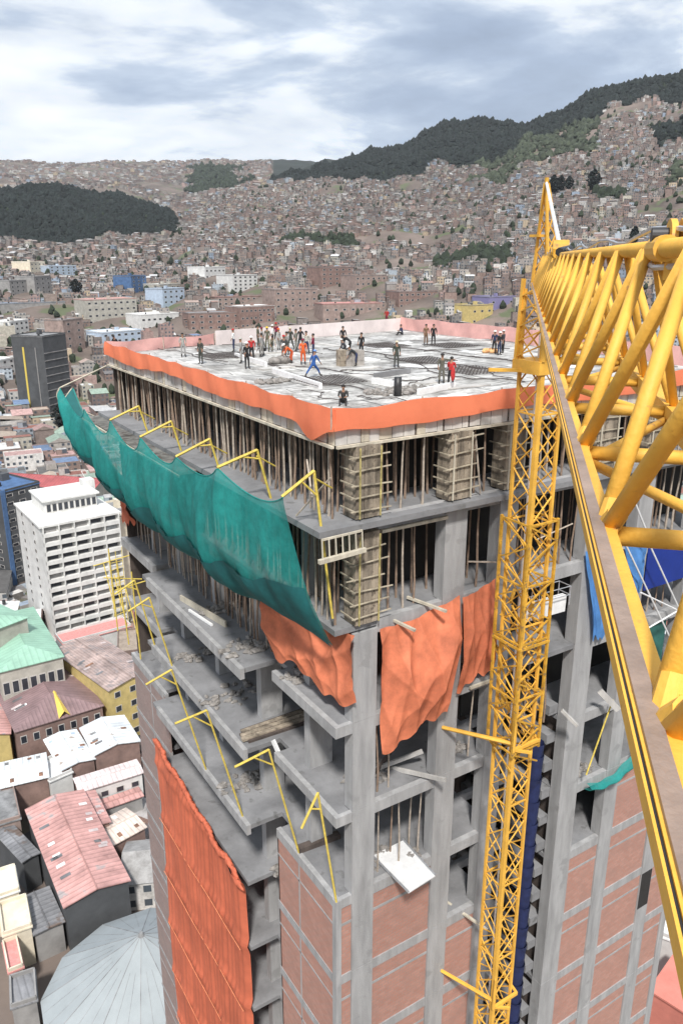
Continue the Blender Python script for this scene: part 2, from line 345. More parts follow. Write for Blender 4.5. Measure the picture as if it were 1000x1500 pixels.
for x, y in [(6.6, 9), (6.6, 16), (12, 16), (18, 9), (18, 16), (22, 9), (25.4, 9), (25.4, 16), (6.6, 23), (12, 23)]:
    b = MB(); b.box(x, x + .9, y, y + .9, GZ, -1.65); part('column', b, M['concrete'], TW)
# stair and lift core, added inside so no light comes through the floors
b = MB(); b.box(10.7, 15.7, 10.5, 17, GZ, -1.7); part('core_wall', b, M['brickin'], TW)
# brick infill
BW = 0
def brick_bay(x0, x1, ktop, kbot=NLEV - 1, win=()):
    for k in range(ktop, kbot):
        b = MB(); b.box(x0, x1, .04, .2, -SH * (k + 1) + .0205, -SH * k - .61 if True else 0); p = part('brick_panel', b, M['brick'], TW)
        if k > 9: continue
        l = MB(); l.box(x0, x1, .018, .04, -SH * k - 1.75, -SH * k - 1.6); part('lintel', l, M['concrete'], p)
brick_bay(.3, .9, 5); brick_bay(2.2, 6., 5); brick_bay(7.3, 9.4, 6); brick_bay(17.3, 20, 6); brick_bay(21.2, 25.2, 5); brick_bay(26.4, 28.4, 5)
b = MB(); b.box(25.25, 26.35, -.09, -.02, -38.7, -35.6); part('shaft_opening', b, M['black'], TW)
b = MB(); b.box(-.06, .26, -.06, .3, GZ, -25.0); part('corner_strip', b, M['concrete'], TW)
for k in range(5, NLEV - 1):
    b = MB(); b.box(0, .18, .3, 6.3, -SH * (k + 1) + .0205, -SH * k - .551); p = part('brick_panel', b, M['brick'], TW)
    l = MB(); l.box(-.022, 0, .3, 6.3, -SH * k - 1.7, -SH * k - 1.6); l.box(-.022, 0, 3.75, 3.87, -SH * (k + 1) + .03, -SH * k - .56); part('lintel', l, M['concrete'], p)
    b = MB(); b.box(-.2, -.05, 23.4, 31, -SH * (k + 1) + .02, -SH * k - .35 if k > 5 else -SH * k + .001 - .3); p = part('brick_panel', b, M['brickdark'], TW)
    l = MB(); l.box(-.215, -.2, 23.4, 31, -SH * k - 1.7, -SH * k - 1.58); l.box(-.215, -.2, 26.9, 27.05, -SH * (k + 1) + .03, -SH * k - .36); part('lintel', l, M['concrete'], p)
    b = MB(); b.box(-.22, 0, 23.4, 31.2, -SH * k - .3, -SH * k + .021); part('edge_beam', b, M['concrete'], TW)
# party walls inside the notch: dark brick behind the open slabs
b = MB(); b.box(3.2, 3.4, 6.3, 9.5, GZ, -25.3); part('wall_or_shade_panel', b, M['brickin'], TW)
b = MB(); b.box(0, 3.2, 6.2, 6.32, GZ, -25.6); part('wall_or_shade_panel', b, M['brickdark'], TW)
b = MB(); b.box(16.2, 16.4, .8, 8, GZ, -20.4); part('wall_or_shade_panel', b, M['wooddark'], TW)
b = MB(); b.box(10.8, 15.7, 8.1, 8.3, GZ, -20.4); part('wall_or_shade_panel', b, M['wooddark'], TW)
b = MB(); b.box(4.2, 4.35, 10, 30, -24.6, -15.4); part('wall_or_shade_panel', b, M['wooddark'], TW)  # inner wall coloured dark to deepen the shade on these floors
b = MB(); b.box(4.4, 10.5, 6.6, 6.75, -29.6, -15.4); part('wall_or_shade_panel', b, M['wooddark'], TW)  # dark panel added to deepen the shade of the corner bays
b = MB(); b.box(17.4, 28.5, 5.6, 5.75, -25.6, -20.4); part('wall_or_shade_panel', b, M['wooddark'], TW)  # dark panel added so the right bays read as deep shade
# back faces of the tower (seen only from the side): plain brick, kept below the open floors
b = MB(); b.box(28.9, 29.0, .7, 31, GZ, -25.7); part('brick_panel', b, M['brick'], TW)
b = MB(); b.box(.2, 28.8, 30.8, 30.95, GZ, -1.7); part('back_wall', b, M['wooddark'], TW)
# stair flights ledges in the recess of the right face
z = -19.2
while z > -70:
    b = MB(); b.box(15.1, 15.79, .72, 7.9, z - .62, z); part('stair_ledge', b, M['slab'], TW); z -= 1.95
for k in (3, 4, 5, 6):
    b = MB(); b.box(10.6, 15.8, 3.0, 3.3, -SH * k - .55, -SH * k); part('cross_beam', b, M['slab'], TW)
# parapets and kerbs around the open upper floors: debris on slabs
def debris(name, label, cx, cy, z, r, n, m, cat='rubble', h=.22):
    b = MB()
    for _ in range(n):
        a = random.uniform(0, 6.28); q = r * random.random() ** .6; s = random.uniform(.06, h)
        b.ball((cx + math.cos(a) * q, cy + math.sin(a) * q * .6, z + s * .4), s * random.uniform(.7, 1.8), s * random.uniform(.7, 1.6), s * .8, 6, 4, 0, .3)
    return tag(b.build(name, M[m]), label, cat, None, 'stuff')
debris('rubble', 'grey rubble swept along the walkway in front of the props on the left side', 0.0, 9.5, -15, 1.6, 60, 'rubble')
debris('rubble', 'loose rubble on the slab corner below the torn orange tarp', 1.2, 5.2, -15, 1.3, 60, 'rubble')
debris('rubble', 'rubble and bags on the open floor in the notch of the left side', 1.6, 8.2, -30, 1.0, 40, 'rubble')
debris('rubble', 'rubble and dust on the middle slab in the left bay', 1, 15, -15, 1.4, 50, 'rubble')
debris('rubble', 'scattered rubble on the wide middle floor of the notch', 0.6, 13, -20, 2.2, 40, 'rubble')
debris('rubble', 'scattered rubble on the far part of the middle floor', 0.4, 19, -20, 1.6, 40, 'rubble')
debris('rubble', 'rubble along the lower protruding slab of the middle bay', 0.2, 11, -25, 1.6, 50, 'rubble')
debris('rubble', 'grey debris on the corner floor above the brickwork', 3.2, 1.3, -25, 1.4, 50, 'rubble')
debris('rubble', 'debris on the corner floor one storey higher', 3.4, 2, -20, 1.5, 50, 'rubble')
debris('rubble', 'debris at the foot of the second column two storeys below the forms', 7.9, 1.6, -15, 1.2, 40, 'rubble')
debris('rubble', 'grey rubble beside the white chute tray', 5.0, .6, -25, .6, 26, 'rubble')
debris('rubble', 'rubble on the floor of the open bay behind the mast', 8.3, 1.4, -20, .9, 40, 'rubble')
debris('rubble', 'rubble near the small window bay right of the lift shaft recess', 18.6, 1.0, -25, 1.0, 40, 'rubble')
def plank(label, a, c, w=.28, t=.06, m='woodpale', group=None):
    b = MB(); b.tube(a, c, w / 1.414, None, 4, 0, True, t / w * 2, 1.); return tag(b.build('plank', M[m]), label, 'plank', group)
plank('pale timber board lying on the left walkway, longest of the boards there', (-.7, 17.5, -14.9), (.1, 12.4, -14.85), .5)
plank('narrow white board on the walkway edge beside the long pale board', (-.9, 15.6, -14.9), (-.55, 12.9, -14.9), .14, .06, 'white')
for i in range(7):
    plank('dark timber beam in the bundle lying across the notch floor', (-.9 + random.uniform(-.2, .2), 8.0 + i * .17, -19.93 + (i % 2) * .09), (3.4 + random.uniform(-.4, .4), 7.9 + i * .2, -19.93 + (i % 2) * .09), .15, .15, 'wood' if i % 2 else 'wooddark', 'timber beams in the bundle across the notch')
plank('dark rough beam lying on the corner floor above the brickwork', (.1, 4.1, -24.85), (2.6, 3.9, -24.85), .3, .2, 'wooddark')
plank('short white plank standing on the ledge at the notch', (.2, 6.9, -19.6), (.35, 6.1, -20.6), .3, .06, 'white')
for i, (a, c) in enumerate([((4.6, 1.8, -20), (5.9, -1.0, -19.5)), ((3.4, 2.2, -20), (5.9, .9, -18.9)), ((3.0, 1.5, -19.9), (5.5, 2.6, -19.2))]):
    plank(['long pale board poking out past the second column', 'grey board leaning across the open bay', 'dark board lying inside the open bay'][i], a, c, .22, .06, ['panel', 'panel', 'wooddark'][i])
plank('pale pole sticking out of the open bay below the brick line behind the mast', (8.0, 1.2, -29.9), (9.2, -1.4, -30.6), .1, .08, 'woodpale')
plank('pale stick poking out over the big orange tarp, nearer the corner', (2.9, .9, -10.2), (3.5, -1.2, -10.4), .12, .06, 'woodpale')
plank('pale stick poking out over the big orange tarp, nearer the second column', (4.6, .9, -9.8), (5.3, -1.2, -9.9), .12, .06, 'woodpale')
# white chute tray
b = MB(); A0, A1, B0, B1 = hit(545, 1255, 2, -24.85), hit(590, 1232, 2, -24.85), hit(598, 1309, 2, -24.8), hit(637, 1284, 2, -24.8)
b.face([A0, B0, B1, A1]); b.face([q + Vector((0, 0, .06)) for q in (A0, A1, B1, B0)])
for q0, q1 in ((A0, B0), (B1, A1), (A1, A0), (B0, B1)): b.face([q0, q1, q1 + Vector((0, 0, .06)), q0 + Vector((0, 0, .06))])
t = tag(b.build('chute_tray', M['white']), 'white sheet metal tray sticking out of the open floor above the brickwork', 'tray')
b = MB(); b.tube(A0 + Vector((0, 0, .12)), B0 + Vector((0, 0, .12)), .05); b.tube(A1 + Vector((0, 0, .12)), B1 + Vector((0, 0, .12)), .05); b.build('tray_rim', M['steel'], t)
# ---------------------------------------------------------------- deck edge formwork
def edgeform(name_label, p0, p1, inward, nmax):
    root = empty('edge_formwork', name_label, 'formwork', (*p0, -1.65)); a = Vector((*p0, 0)); c = Vector((*p1, 0)); d = (c - a); Ln = d.length; d.normalize(); nrm = Vector((*inward, 0))
    s = 0; i = 0
    while s < Ln - .1:
        w = random.uniform(.42, .75); g = random.choice((.03, .04, .12)); e = min(Ln, s + w)
        q0 = a + d * s; q1 = a + d * (e - g); o = random.uniform(0, .05)
        if i < 96:
            b = MB(); b.prism([tuple((q0 - nrm * o)[:2]), tuple((q1 - nrm * o)[:2]), tuple((q1 + nrm * .06)[:2]), tuple((q0 + nrm * .06)[:2])], -1.62 + random.uniform(0, .03), -.88 + random.uniform(-.06, .04))
            part('form_panel', b, M['panel' if random.random() < .7 else 'woodpale'], root)
        if i % 2 == 0 and i < 180:
            pass
        s = e; i += 1
    b = MB(); b.tube(a - nrm * .1 + Vector((0, 0, -1.68)), c - nrm * .1 + Vector((0, 0, -1.68)), .1, None, 4, 0, True, 1, .8); part('ledger_timber', b, M['woodpale'], root)
    b = MB(); b.tube(a + nrm * .09 + Vector((0, 0, -1.5)), c + nrm * .09 + Vector((0, 0, -1.5)), .12, None, 4); part('backing_timber', b, M['wooddark'], root)
edgeform('row of pale form boards along the left edge of the top deck', (-.02, 0), (-.02, 31), (1, 0), 99)
edgeform('row of pale form boards along the right edge of the top deck', (0, -.02), (29, -.02), (0, 1), 99)
for i, (x0, x1, zz) in enumerate([(2.3, 6.0, -5.72), (8.0, 9.6, -15.3)]):
    b = MB(); b.tube((x0, -.14, zz), (x1, -.14, zz), .1, None, 4); tag(b.build('ledger_timber', M['woodpale']), ['pale timber fixed along the slab edge between first and second column', 'pale timber fixed under the slab beside the crane mast'][i], 'timber')
# small form at the slab corner of the first floor down
fr = empty('corner_form', 'small open ladder-like timber form under the protruding slab corner', 'formwork', (0, -.6, -5.9))
b = MB(); b.tube((-1.1, -.7, -5.3), (.9, -.7, -5.25), .06, None, 4); b.tube((-1.3, -.8, -6.2), (1.0, -.8, -6.1), .13, None, 4); part('rail', b, M['woodpale'], fr)
for i in range(7):
    x = -1.1 + i * .33; b = MB(); b.tube((x, -.72, -5.3), (x, -.78, -6.15), .035, None, 4); part('rung', b, M['woodpale'], fr)
# ---------------------------------------------------------------- column forms on the upper storeys
M['stick'] = mat('waler_timber', (.44, .385, .29), .85, .35, 2)
def colform(label, x0, x1, y, z0, z1, m):
    r = empty('column_formwork', label, 'formwork', ((x0 + x1) / 2, y, z0)); b = MB()
    n = 3; w = (x1 - x0) / n
    for i in range(n): b.box(x0 + i * w + .015, x0 + (i + 1) * w - .015, y - .12 - .02 * (i % 2), y + .8, z0 + .05, z1)
    part('form_boards', b, M[m], r)
    k = 0; z = z0 + .45
    while z < z1 - .2:
        b = MB(); a = random.uniform(-.06, .06); b.tube((x0 - .35 + a * 3, y - .22, z), (x1 + .45 + a * 4, y - .2, z + random.uniform(-.12, .12)), .036, None, 4)
        b.tube((x0 - .12, y - .3, z), (x0 - .12, y + .9, z), .036, None, 4); part('waler', b, M['stick'], r); z += random.uniform(.55, .68)
    for x in (x0 + .12, x1 - .12):
        b = MB(); b.tube((x, y - .27, z0 + .1), (x + random.uniform(-.05, .05), y - .27, z1 - .1), .04, None, 4); part('stiffener', b, M['formyellow' if x0 < 2 else 'woodpale'], r)
colform('timber form with sticks across it on the corner column, just below the deck', .9, 2.2, -.06, -4.98, -1.7, 'wood')
colform('timber form with sticks across it on the corner column, second lift down', .9, 2.2, -.06, -10.0, -5.62, 'wood')
colform('timber form around the second column from the corner, just below the deck', 6.0, 7.3, -.06, -4.98, -1.7, 'wood')
colform('timber form around the column behind the crane mast, just below the deck', 9.4, 10.6, -.06, -4.98, -1.7, 'wood')
colform('timber form around the column right of the jib start, just below the deck', 15.8, 17.3, -.06, -4.98, -1.7, 'wood')
colform('timber form around the far right column, just below the deck', 20, 21.2, -.06, -4.98, -1.7, 'wood')
# ---------------------------------------------------------------- timber props, floor by floor
def propmesh(seed, h, r):
    rnd = random.Random(seed); b = MB(); p = Vector((0, 0, 0)); n = 4
    dx, dy = rnd.uniform(-.05, .05), rnd.uniform(-.05, .05); pts = [Vector((0, 0, 0))]
    for i in range(1, n + 1): pts.append(Vector((dx * math.sin(i * 1.3), dy * math.sin(i * 1.7), h * i / n)))
    for i in range(n): b.tube(pts[i], pts[i + 1], r * (1 - .08 * i), r * (1 - .08 * (i + 1)), 6, 0, i in (0, n - 1))
    return b
PV = {}
def prop_variants(h):
    if h not in PV: PV[h] = [propmesh(10 * i + int(h * 10), h, random.choice((.045, .055, .065))).mesh('timber_prop', M['prop' if i % 3 else 'prop2']) for i in range(5)]
    return PV[h]
bulk = MB(); nprop = 0
def props(xs, ys, z0, z1, label, group, front, jit=.12, lean=.03):
    """front rows become props one can point to; deeper rows join the mass"""
    global nprop
    h = round(z1 - z0, 2)
    for x in xs:
        for y in ys:
            if random.random() < .06: continue
            px, py = x + random.uniform(-jit, jit), y + random.uniform(-jit, jit)
            if front(x, y) and nprop < 298:
                lb = label + (' between %s net bracket' % ('corner and second' if y < 4.8 else 'second and third' if y < 10.6 else 'third and fourth' if y < 16.1 else 'fourth and fifth') if y > 3 or 'left' in label else '')
                if 'left' in label and y > 21.8: lb = label + ' beyond the fifth net bracket'
                if 'right' in label: lb = label + (' between first and second column' if x < 6 else ' between second column and mast' if x < 9.5 else ' behind mast and jib')
                o = bpy.data.objects.new('timber_prop', random.choice(prop_variants(h))); COL.objects.link(o); o.location = (px, py, z0)
                o.rotation_euler = (random.uniform(-lean, lean), random.uniform(-lean, lean), random.uniform(0, 6)); tag(o, lb, 'prop', group); nprop += 1
            else: bulk.tube((px, py, z0), (px + random.uniform(-.12, .12), py + random.uniform(-.12, .12), z1), .055, .045, 5, 0, False)
fr_ = lambda a, s, n: [a + s * i for i in range(n)]
props([.3], fr_(.6, .5, 60), -5, -1.62, 'rough timber prop under the deck, left face,', 'props under the deck, left face', lambda x, y: True)
props([1.1, 2.3], fr_(.9, .62, 49), -5, -1.62, '', '', lambda x, y: False)
XR = [x for x in fr_(2.5, .55, 47) if not any(c[0] - .3 < x < c[1] + .3 for c in cols)]
props(XR, [.35], -5, -1.62, 'rough timber prop under the deck, right face,', 'props under the deck, right face', lambda x, y: True)
props(fr_(2.6, .7, 36), [1.4, 2.2], -5, -1.62, '', '', lambda x, y: False)
props([.25], fr_(.5, .6, 50), -10, -5.3, 'timber prop on the second storey down, left face', 'props on the second storey, left face', lambda x, y: True)
props([1.2, 2.6], fr_(.9, .7, 42), -10, -5.3, '', '', lambda x, y: False)
props([x for x in fr_(2.5, .75, 34) if not any(c[0] - .3 < x < c[1] + .3 for c in cols) and not 5.0 < x < 6.2], [.5], -10, -5.65, 'timber prop on the second storey down, right face', 'props on the second storey, right face', lambda x, y: True)
props(fr_(2.6, .9, 28), [1.6, 2.9], -10, -5.3, '', '', lambda x, y: False)
props([.85], fr_(7.0, .62, 39), -15, -10.3, 'timber prop along left walkway under the net,', 'props along the left walkway', lambda x, y: True)
props([1.7, 2.9], fr_(6.6, .75, 32), -15, -10.3, '', '', lambda x, y: False)
props([2.8, 3.5, 8.0, 8.8, 12.2, 12.9, 13.7, 14.5], [.6], -20, -15.3, 'timber prop on the fourth storey of the right face', 'props on the fourth storey, right face', lambda x, y: True)
props([2.5, 2.8, 4.2, 5.4], [.5, 1.3], -25, -20.6, 'timber prop in the open bay above the white tray', 'props above the white tray', lambda x, y: True)
props([11.9, 12.5, 13.3, 14.2, 22.0, 22.7, 23.5, 24.3], [.5], -15, -10.6, 'timber prop on the third storey of the right face', 'props on the third storey, right face', lambda x, y: True)
tag(bulk.build('timber_props', M['prop']), 'deeper rows of rough timber props filling the storeys behind the front rows', 'props', None, 'stuff')
# near-black panels added behind the props, standing in for deep shade
for nm, q in [('black panel added as shade behind the props of the upper left storeys', (3.3, 3.4, 2.9, 30, -14.9, -1.65)), ('black panel added as shade behind the props of the upper right storeys', (3.4, 28, 2.8, 2.9, -9.9, -1.65)), ('black panel added as shade in the third storey behind the right face', (10.8, 28, 3.6, 3.7, -20, -10.3))]:
    b = MB(); b.box(*q); tag(b.build('shade_panel', M['dark']), nm, 'partition')
# diagonal braces among the props
for i, (a, c) in enumerate([((-1.0, 1.6, -4.9), (-.1, .2, -3.0)), ((-1.0, .2, -3.7), (-.2, 2.0, -2.6)), ((8.0, -.1, -4.9), (7.5, -.1, -2.0)), ((9.2, -.2, -8.6), (7.4, -.2, -8.2)), ((12.0, -.1, -8.0), (14.6, -.1, -7.6))]):
    b = MB(); b.tube(a, c, .045, None, 5); tag(b.build('brace', M['prop2']), ['pale brace crossing low behind the nearest yellow bracket', 'pale brace crossing high behind the nearest yellow bracket', 'slanting brace between second column and mast below the deck', 'horizontal rail above the small orange tarp', 'horizontal rail among the props right of the mast'][i], 'brace')
# ---------------------------------------------------------------- catwalk and yellow bracket frames with the green net
M['catboard'] = mat('catwalk_board', (.17, .165, .15), .85, .4, 1.2, .4, 8, 0, False, (2., .55, (.08, .07, .06)))
cw = empty('catwalk', 'grey plank catwalk hung outside the left face below the deck', 'catwalk', (-1.6, 18, -5.2))
for i in range(6):
    b = MB(); y0 = 12.2 + i * 3.1; b.box(-2.3 + random.uniform(-.1, .1), -1.2, y0, y0 + 3.0, -5.35 + random.uniform(-.08, .08), -5.22); part('deck_board', b, M['catboard'], cw)
b = MB(); b.tube((-2.35, 12, -5.35), (-2.35, 31, -5.35), .08, None, 4); part('edge_rail', b, M['woodpale'], cw)
FY = [0.1, 4.8, 10.6, 16.1, 21.8]
tips = []
for i, y in enumerate(FY):
    foot = Vector((-.1 if i == 0 else -.5, y, -9.4 if i == 0 else -5.3)); ap = Vector((-1.05, y, -2.62 if i == 0 else -3.2)) ; tip = Vector((-2.95, y, -3.5 if i == 0 else -3.9))
    if i == 0: ap = Vector((-.96, y, -2.56)); tip = Vector((-2.47, y, -3.43))
    if i == 1: ap = Vector((-1.2, y, -2.6)); tip = Vector((-3.2, y, -3.15))
    tips.append(tip)
    r = empty('net_bracket', 'yellow tube bracket holding the green net, ' + ['nearest the building corner with a long leg', 'second from the building corner', 'middle one of the five', 'fourth from the building corner', 'farthest one above the catwalk'][i], 'bracket', tuple(foot), 'yellow net brackets below the deck')
    b = MB(); b.tube(foot, ap, .06); part('post', b, M['yellow'], r)
    b = MB(); b.tube(ap, tip, .07); part('arm', b, M['yellow'], r)
    b = MB(); b.tube(ap.lerp(foot, .16), ap.lerp(tip, .4), .045); b.tube(ap + Vector((0, .05, -.3)), ap + Vector((1.1, .4, -1.0)), .04); part('strut', b, M['yellow'], r)
for i, (f, a, t) in enumerate([((0, .0, -25), (-1.0, .0, -18.1), (-1.9, 0, -19.7)), ((.1, 4.0, -25), (-1.5, 4, -17.9), (-3.4, 4, -18.2)), ((-1.2, 8.3, -25), (-3.0, 8.3, -17.4), (-4.8, 8.3, -17.6)), ((-1.25, 13.5, -25), (-3.0, 13.5, -17.4), (-4.6, 13.5, -17.9)), ((-1.25, 18.5, -20), (-2.4, 18.5, -14.8), (-3.8, 18.5, -15.4)), ((-1.2, 22.0, -20), (-2.2, 22.0, -14.9), (-3.6, 22.0, -15.6))]):
    r = empty('net_bracket', 'yellow tube bracket without a net ' + ['standing on the brick corner, nearest of the lower ones', 'standing at the notch, with a long leg', 'leaning outside the protruding slab of the notch', 'rising in front of the middle slabs', 'in the yellow tangle at the far left, nearer one', 'in the yellow tangle at the far left, farther one'][i], 'bracket', f, 'empty yellow brackets on the lower storeys')
    b = MB(); b.tube(f, a, .055); part('post', b, M['yellow'], r)
    b = MB(); b.tube(a, t, .065); part('arm', b, M['yellow'], r)
    b = MB(); b.tube(Vector(a).lerp(Vector(f), .14), Vector(a).lerp(Vector(t), .45), .045); part('strut', b, M['yellow'], r)
sc = empty('scaffold', 'tangle of yellow scaffold tubes outside the far end of the left side', 'scaffold', (-2, 27, -20))
for i in range(3):
    y = 24.2 + i * 2.7
    b = MB(); b.tube((-1.6, y, -22), (-1.7 - .2 * (i % 2), y + .1, -15.2), .05); part('upright', b, M['yellow'], sc)
    b = MB(); b.tube((-.2, y, -16 - i % 2), (-2.9, y + .3, -16.4), .045); part('ledger', b, M['yellow'], sc)
    b = MB(); b.tube((-1.6, y, -20.5), (-1.7, y + 1.9, -17), .04); part('diagonal', b, M['yellow'], sc)
def fold(u, s, a=1.): return a * (math.sin(u * 17 + s) * .5 + math.sin(u * 37 + 2 * s) * .27 + math.sin(u * 71 + 3 * s) * .13)
# green net: hung from the bracket tips, tied to the second slab down, bellying outwards
ys = [-.2] + FY[1:] + [27.2, 32.5]
def edge_top(y):
    pts = [(-1.2, Vector((-1.5, -1.0, -5.0))), *[(FY[i], tips[i]) for i in range(5)], (27.2, Vector((-3.1, 27.2, -4.0))), (32.6, Vector((-3.3, 32.6, -3.3)))]
    pts[0] = (0.0, tips[0] + Vector((0, -.1, 0)))
    pts = [pts[0]] + [(FY[i], tips[i]) for i in range(1, 5)] + pts[-2:]
    for (ya, A), (yb, B) in zip(pts[:-1], pts[1:]):
        if y <= yb + 1e-6:
            t = (y - ya) / (yb - ya); P = A.lerp(B, t); sag = 4 * t * (1 - t)
            P.z -= (.75 if ya < 4 else .7 if ya < 10 else .9 if ya < 16 else 1.3) * sag; P.x += .3 * sag; return P
    return pts[-1][1]
def netf(u, w):
    y = 32.6 * u; T = edge_top(y); far = max(0, (y - 22) / 10.6)
    Bx, Bz = -.35 - 2.0 * far ** 2, -10.5 + 2.2 * far + 5 * far ** 4
    B = Vector((Bx, y - (.35 if u < .02 else 0), Bz))
    if u < .02: pass
    P = T.lerp(B, w)
    bel = math.sin(math.pi * min(1, w * 1.0)) ** .9
    taper = .25 + .75 * min(1, u / .14)
    P.x -= (1.35 + .25 * math.sin(y * 1.1)) * bel * taper * (1 - .3 * far); P.z -= 1.15 * bel * taper * (.5 + w * .6)
    P.x += .09 * math.sin(y * 2.3 + w * 4) * bel + .05 * math.sin(y * 6 + 2 * w) * bel
    P.z += .12 * math.sin(y * 1.7 + 9 * w) * bel
    # creases running down from each tip
    for Y in FY[1:]:
        P.x -= .28 * math.exp(-((y - Y - 1.2 * w) / .35) ** 2) * (1 - w) * w * 4 * .6
    return P
b = MB(); b.grid(netf, 150, 34); gn = b.build('safety_net', M['teal'], None, True); tag(gn, 'long teal green safety net sagging along the left face below the deck', 'net')
def netl(u, w):            # the second, darker layer doubled over the lower half of the net
    P = netf(u, .52 + .48 * w - .035 * abs(math.sin(u * 33)) * (1 - w)); P.x -= .09; P.z -= .03; return P
b = MB(); b.grid(netl, 150, 10); b.build('doubled_layer', clothmat('teal_double', (.015, .15, .155), .2, .12, .8), gn, True)
b = MB(); b.path([edge_top(32.6 * i / 90) for i in range(91)], .035); b.build('edge_rope', M['teal'], gn)
b = MB(); e0 = [netf(1, j / 10) for j in range(11)]; b.path(e0, .05); b.path([e0[0], Vector((-.1, 31.4, -1.8))], .06); b.path([e0[5], Vector((-.2, 31, -6))], .05); b.build('end_pole', M['woodpale'], gn)
# small teal net on the right face
def n2(u, w):
    P = Vector((17.6 + 5.6 * u, -.35, -25.2 + 1.0 * u)); T = Vector((17.6 + 5.6 * u, -.5, -24.7 + 2.1 * u ** 1.6)); Q = P.lerp(T, w); Q.y -= .5 * math.sin(math.pi * w); Q.z -= .8 * math.sin(math.pi * u); Q.y += .06 * math.sin(u * 25); return Q
b = MB(); b.grid(n2, 50, 8); tag(b.build('safety_net', M['teal'], None, True), 'small teal net slung low across the right face beside the jib', 'net')
# ---------------------------------------------------------------- orange tarps
def curtain(label, mat_, corners, nu, nv, amp, nrm, seed, cat='tarp', bottom=0.3, top=0., freq=1., name='tarp'):
    TL, TR, BL, BR = [Vector(c) for c in corners]; n = Vector(nrm)
    def f(u, w):
        P = TL.lerp(TR, u).lerp(BL.lerp(BR, u), w); q = u * freq
        big = math.sin(q * 5.2 + seed + 1.6 * w) * .55 + math.sin(q * 2.3 - w * 3.1 + seed * 2) * .6
        cre = -abs(math.sin(q * 6.5 + 2.2 * w + seed)) ** .45 * .35 - abs(math.sin(q * 3.1 - 2.9 * w + 1.7 * seed)) ** .5 * .35
        rid = 0
        for q1, q2, ph_ in ((2.6, .7, 0.), (3.9, -.9, 1.3), (1.2, 1.3, .7)):
            v_ = (q * q1 + w * q2 + ph_ + seed + .12 * math.sin(q * 4 + w * 4)) % 1.; rid += (abs(v_ - .5) * 2) ** 2.6
        P += n * amp * .62 * rid * (.4 + .6 * math.sin(math.pi * min(1, w + .05)))
        P += n * (amp * 1.1 * (.25 + .85 * math.sin(math.pi * min(1, w * .85 + .1))) * (big + cre + .22 * fold(q * .7 + .1 * w, seed)) + amp * .8 * math.sin(math.pi * w))
        P.z += -bottom * w * abs(math.sin(q * 4.1 + seed)) - bottom * .35 * w ** 3 * math.sin(q * 23) - top * (1 - w) * math.sin(math.pi * u); return P
    b = MB(); b.grid(f, nu, nv); return tag(b.build(name, M[mat_], None, True), label, cat)
curtain('faded orange tarp wrapped below the green net on the left side of the corner', 'orangetarp', [(-.32, 6.6, -10.6), (.75, -.5, -10.2), (-.25, 5.4, -13.3), (.8, -.45, -13.7)], 110, 70, .30, (-1, 0, .1), 2.0, 'tarp', .5, .3)
curtain('big faded orange tarp hanging between the first and second column', 'orangetarp', [(2.15, -.35, -10.35), (6.75, -.35, -9.7), (2.3, -.6, -16.6), (6.0, -.7, -15.4)], 110, 90, .36, (0, -1, 0), 4.1, 'tarp', .4, .25, .8)
curtain('small faded orange tarp hanging between second column and crane mast', 'orangetarp', [(6.95, -.3, -9.9), (9.3, -.3, -9.5), (6.95, -.35, -14.9), (9.2, -.35, -14.3)], 60, 60, .22, (0, -1, 0), 1.2, 'tarp', .3, .1, .8)
curtain('small torn strip of orange net at the far left end under the green net', 'orangenet', [(-.3, 31, -10.6), (-.3, 27, -10.6), (-.3, 30.5, -13.2), (-.3, 27.5, -12.4)], 20, 12, .3, (-1, 0, 0), 3.2, 'tarp', .7)
# long dark orange net over the middle bay, its top edge rolled up
def bign(u, w):
    y = 23.1 - 14.5 * u; zt = -28.3 - 1.7 * u; z = zt + (-80 - zt) * w
    s = z / SH; k = abs(s - round(s)); tie = .16 * (1 - min(1, k * 9))
    x = -1.28 - .07 - .10 * fold(u * 2.0, 1.5 + .10 * math.sin(z * .12)) - .03 * math.sin(u * 150 + .4 * math.sin(z * .2)) - tie + .12 * math.sin(z * .3 + u * 7) * .6
    if u > .97: x += .3 * (u - .97) / .03
    return Vector((x, y, z))
b = MB(); b.grid(bign, 130, 150); on = tag(b.build('debris_net', M['orangenet'], None, True), 'long dark orange debris net covering the middle bay of the left side', 'net')
b = MB(); prev = None
for i in range(60):
    u = i / 59; c = Vector((-1.40 + .08 * math.sin(u * 23), 23.1 - 14.6 * u, -28.35 - 1.7 * u + .10 * math.sin(u * 31) + .05 * math.sin(u * 77)))
    b.ball(c, .13 + .05 * abs(math.sin(u * 41)), .40, .16 + .10 * abs(math.sin(u * 53)), 9, 6, 0, .2)
b.build('rolled_top', M['orangenet'], on, True)
for k in range(7, 15):
    b = MB(); b.path([Vector((-1.58, 23 - 14.3 * i / 12, -SH * k + 0.06 * math.sin(i))) for i in range(13)], .028, 4); b.build('tie_strip', mat('orange_tie', (.70, .25, .12), .7, .2, 2) if k == 7 else bpy.data.materials['orange_tie'], on)
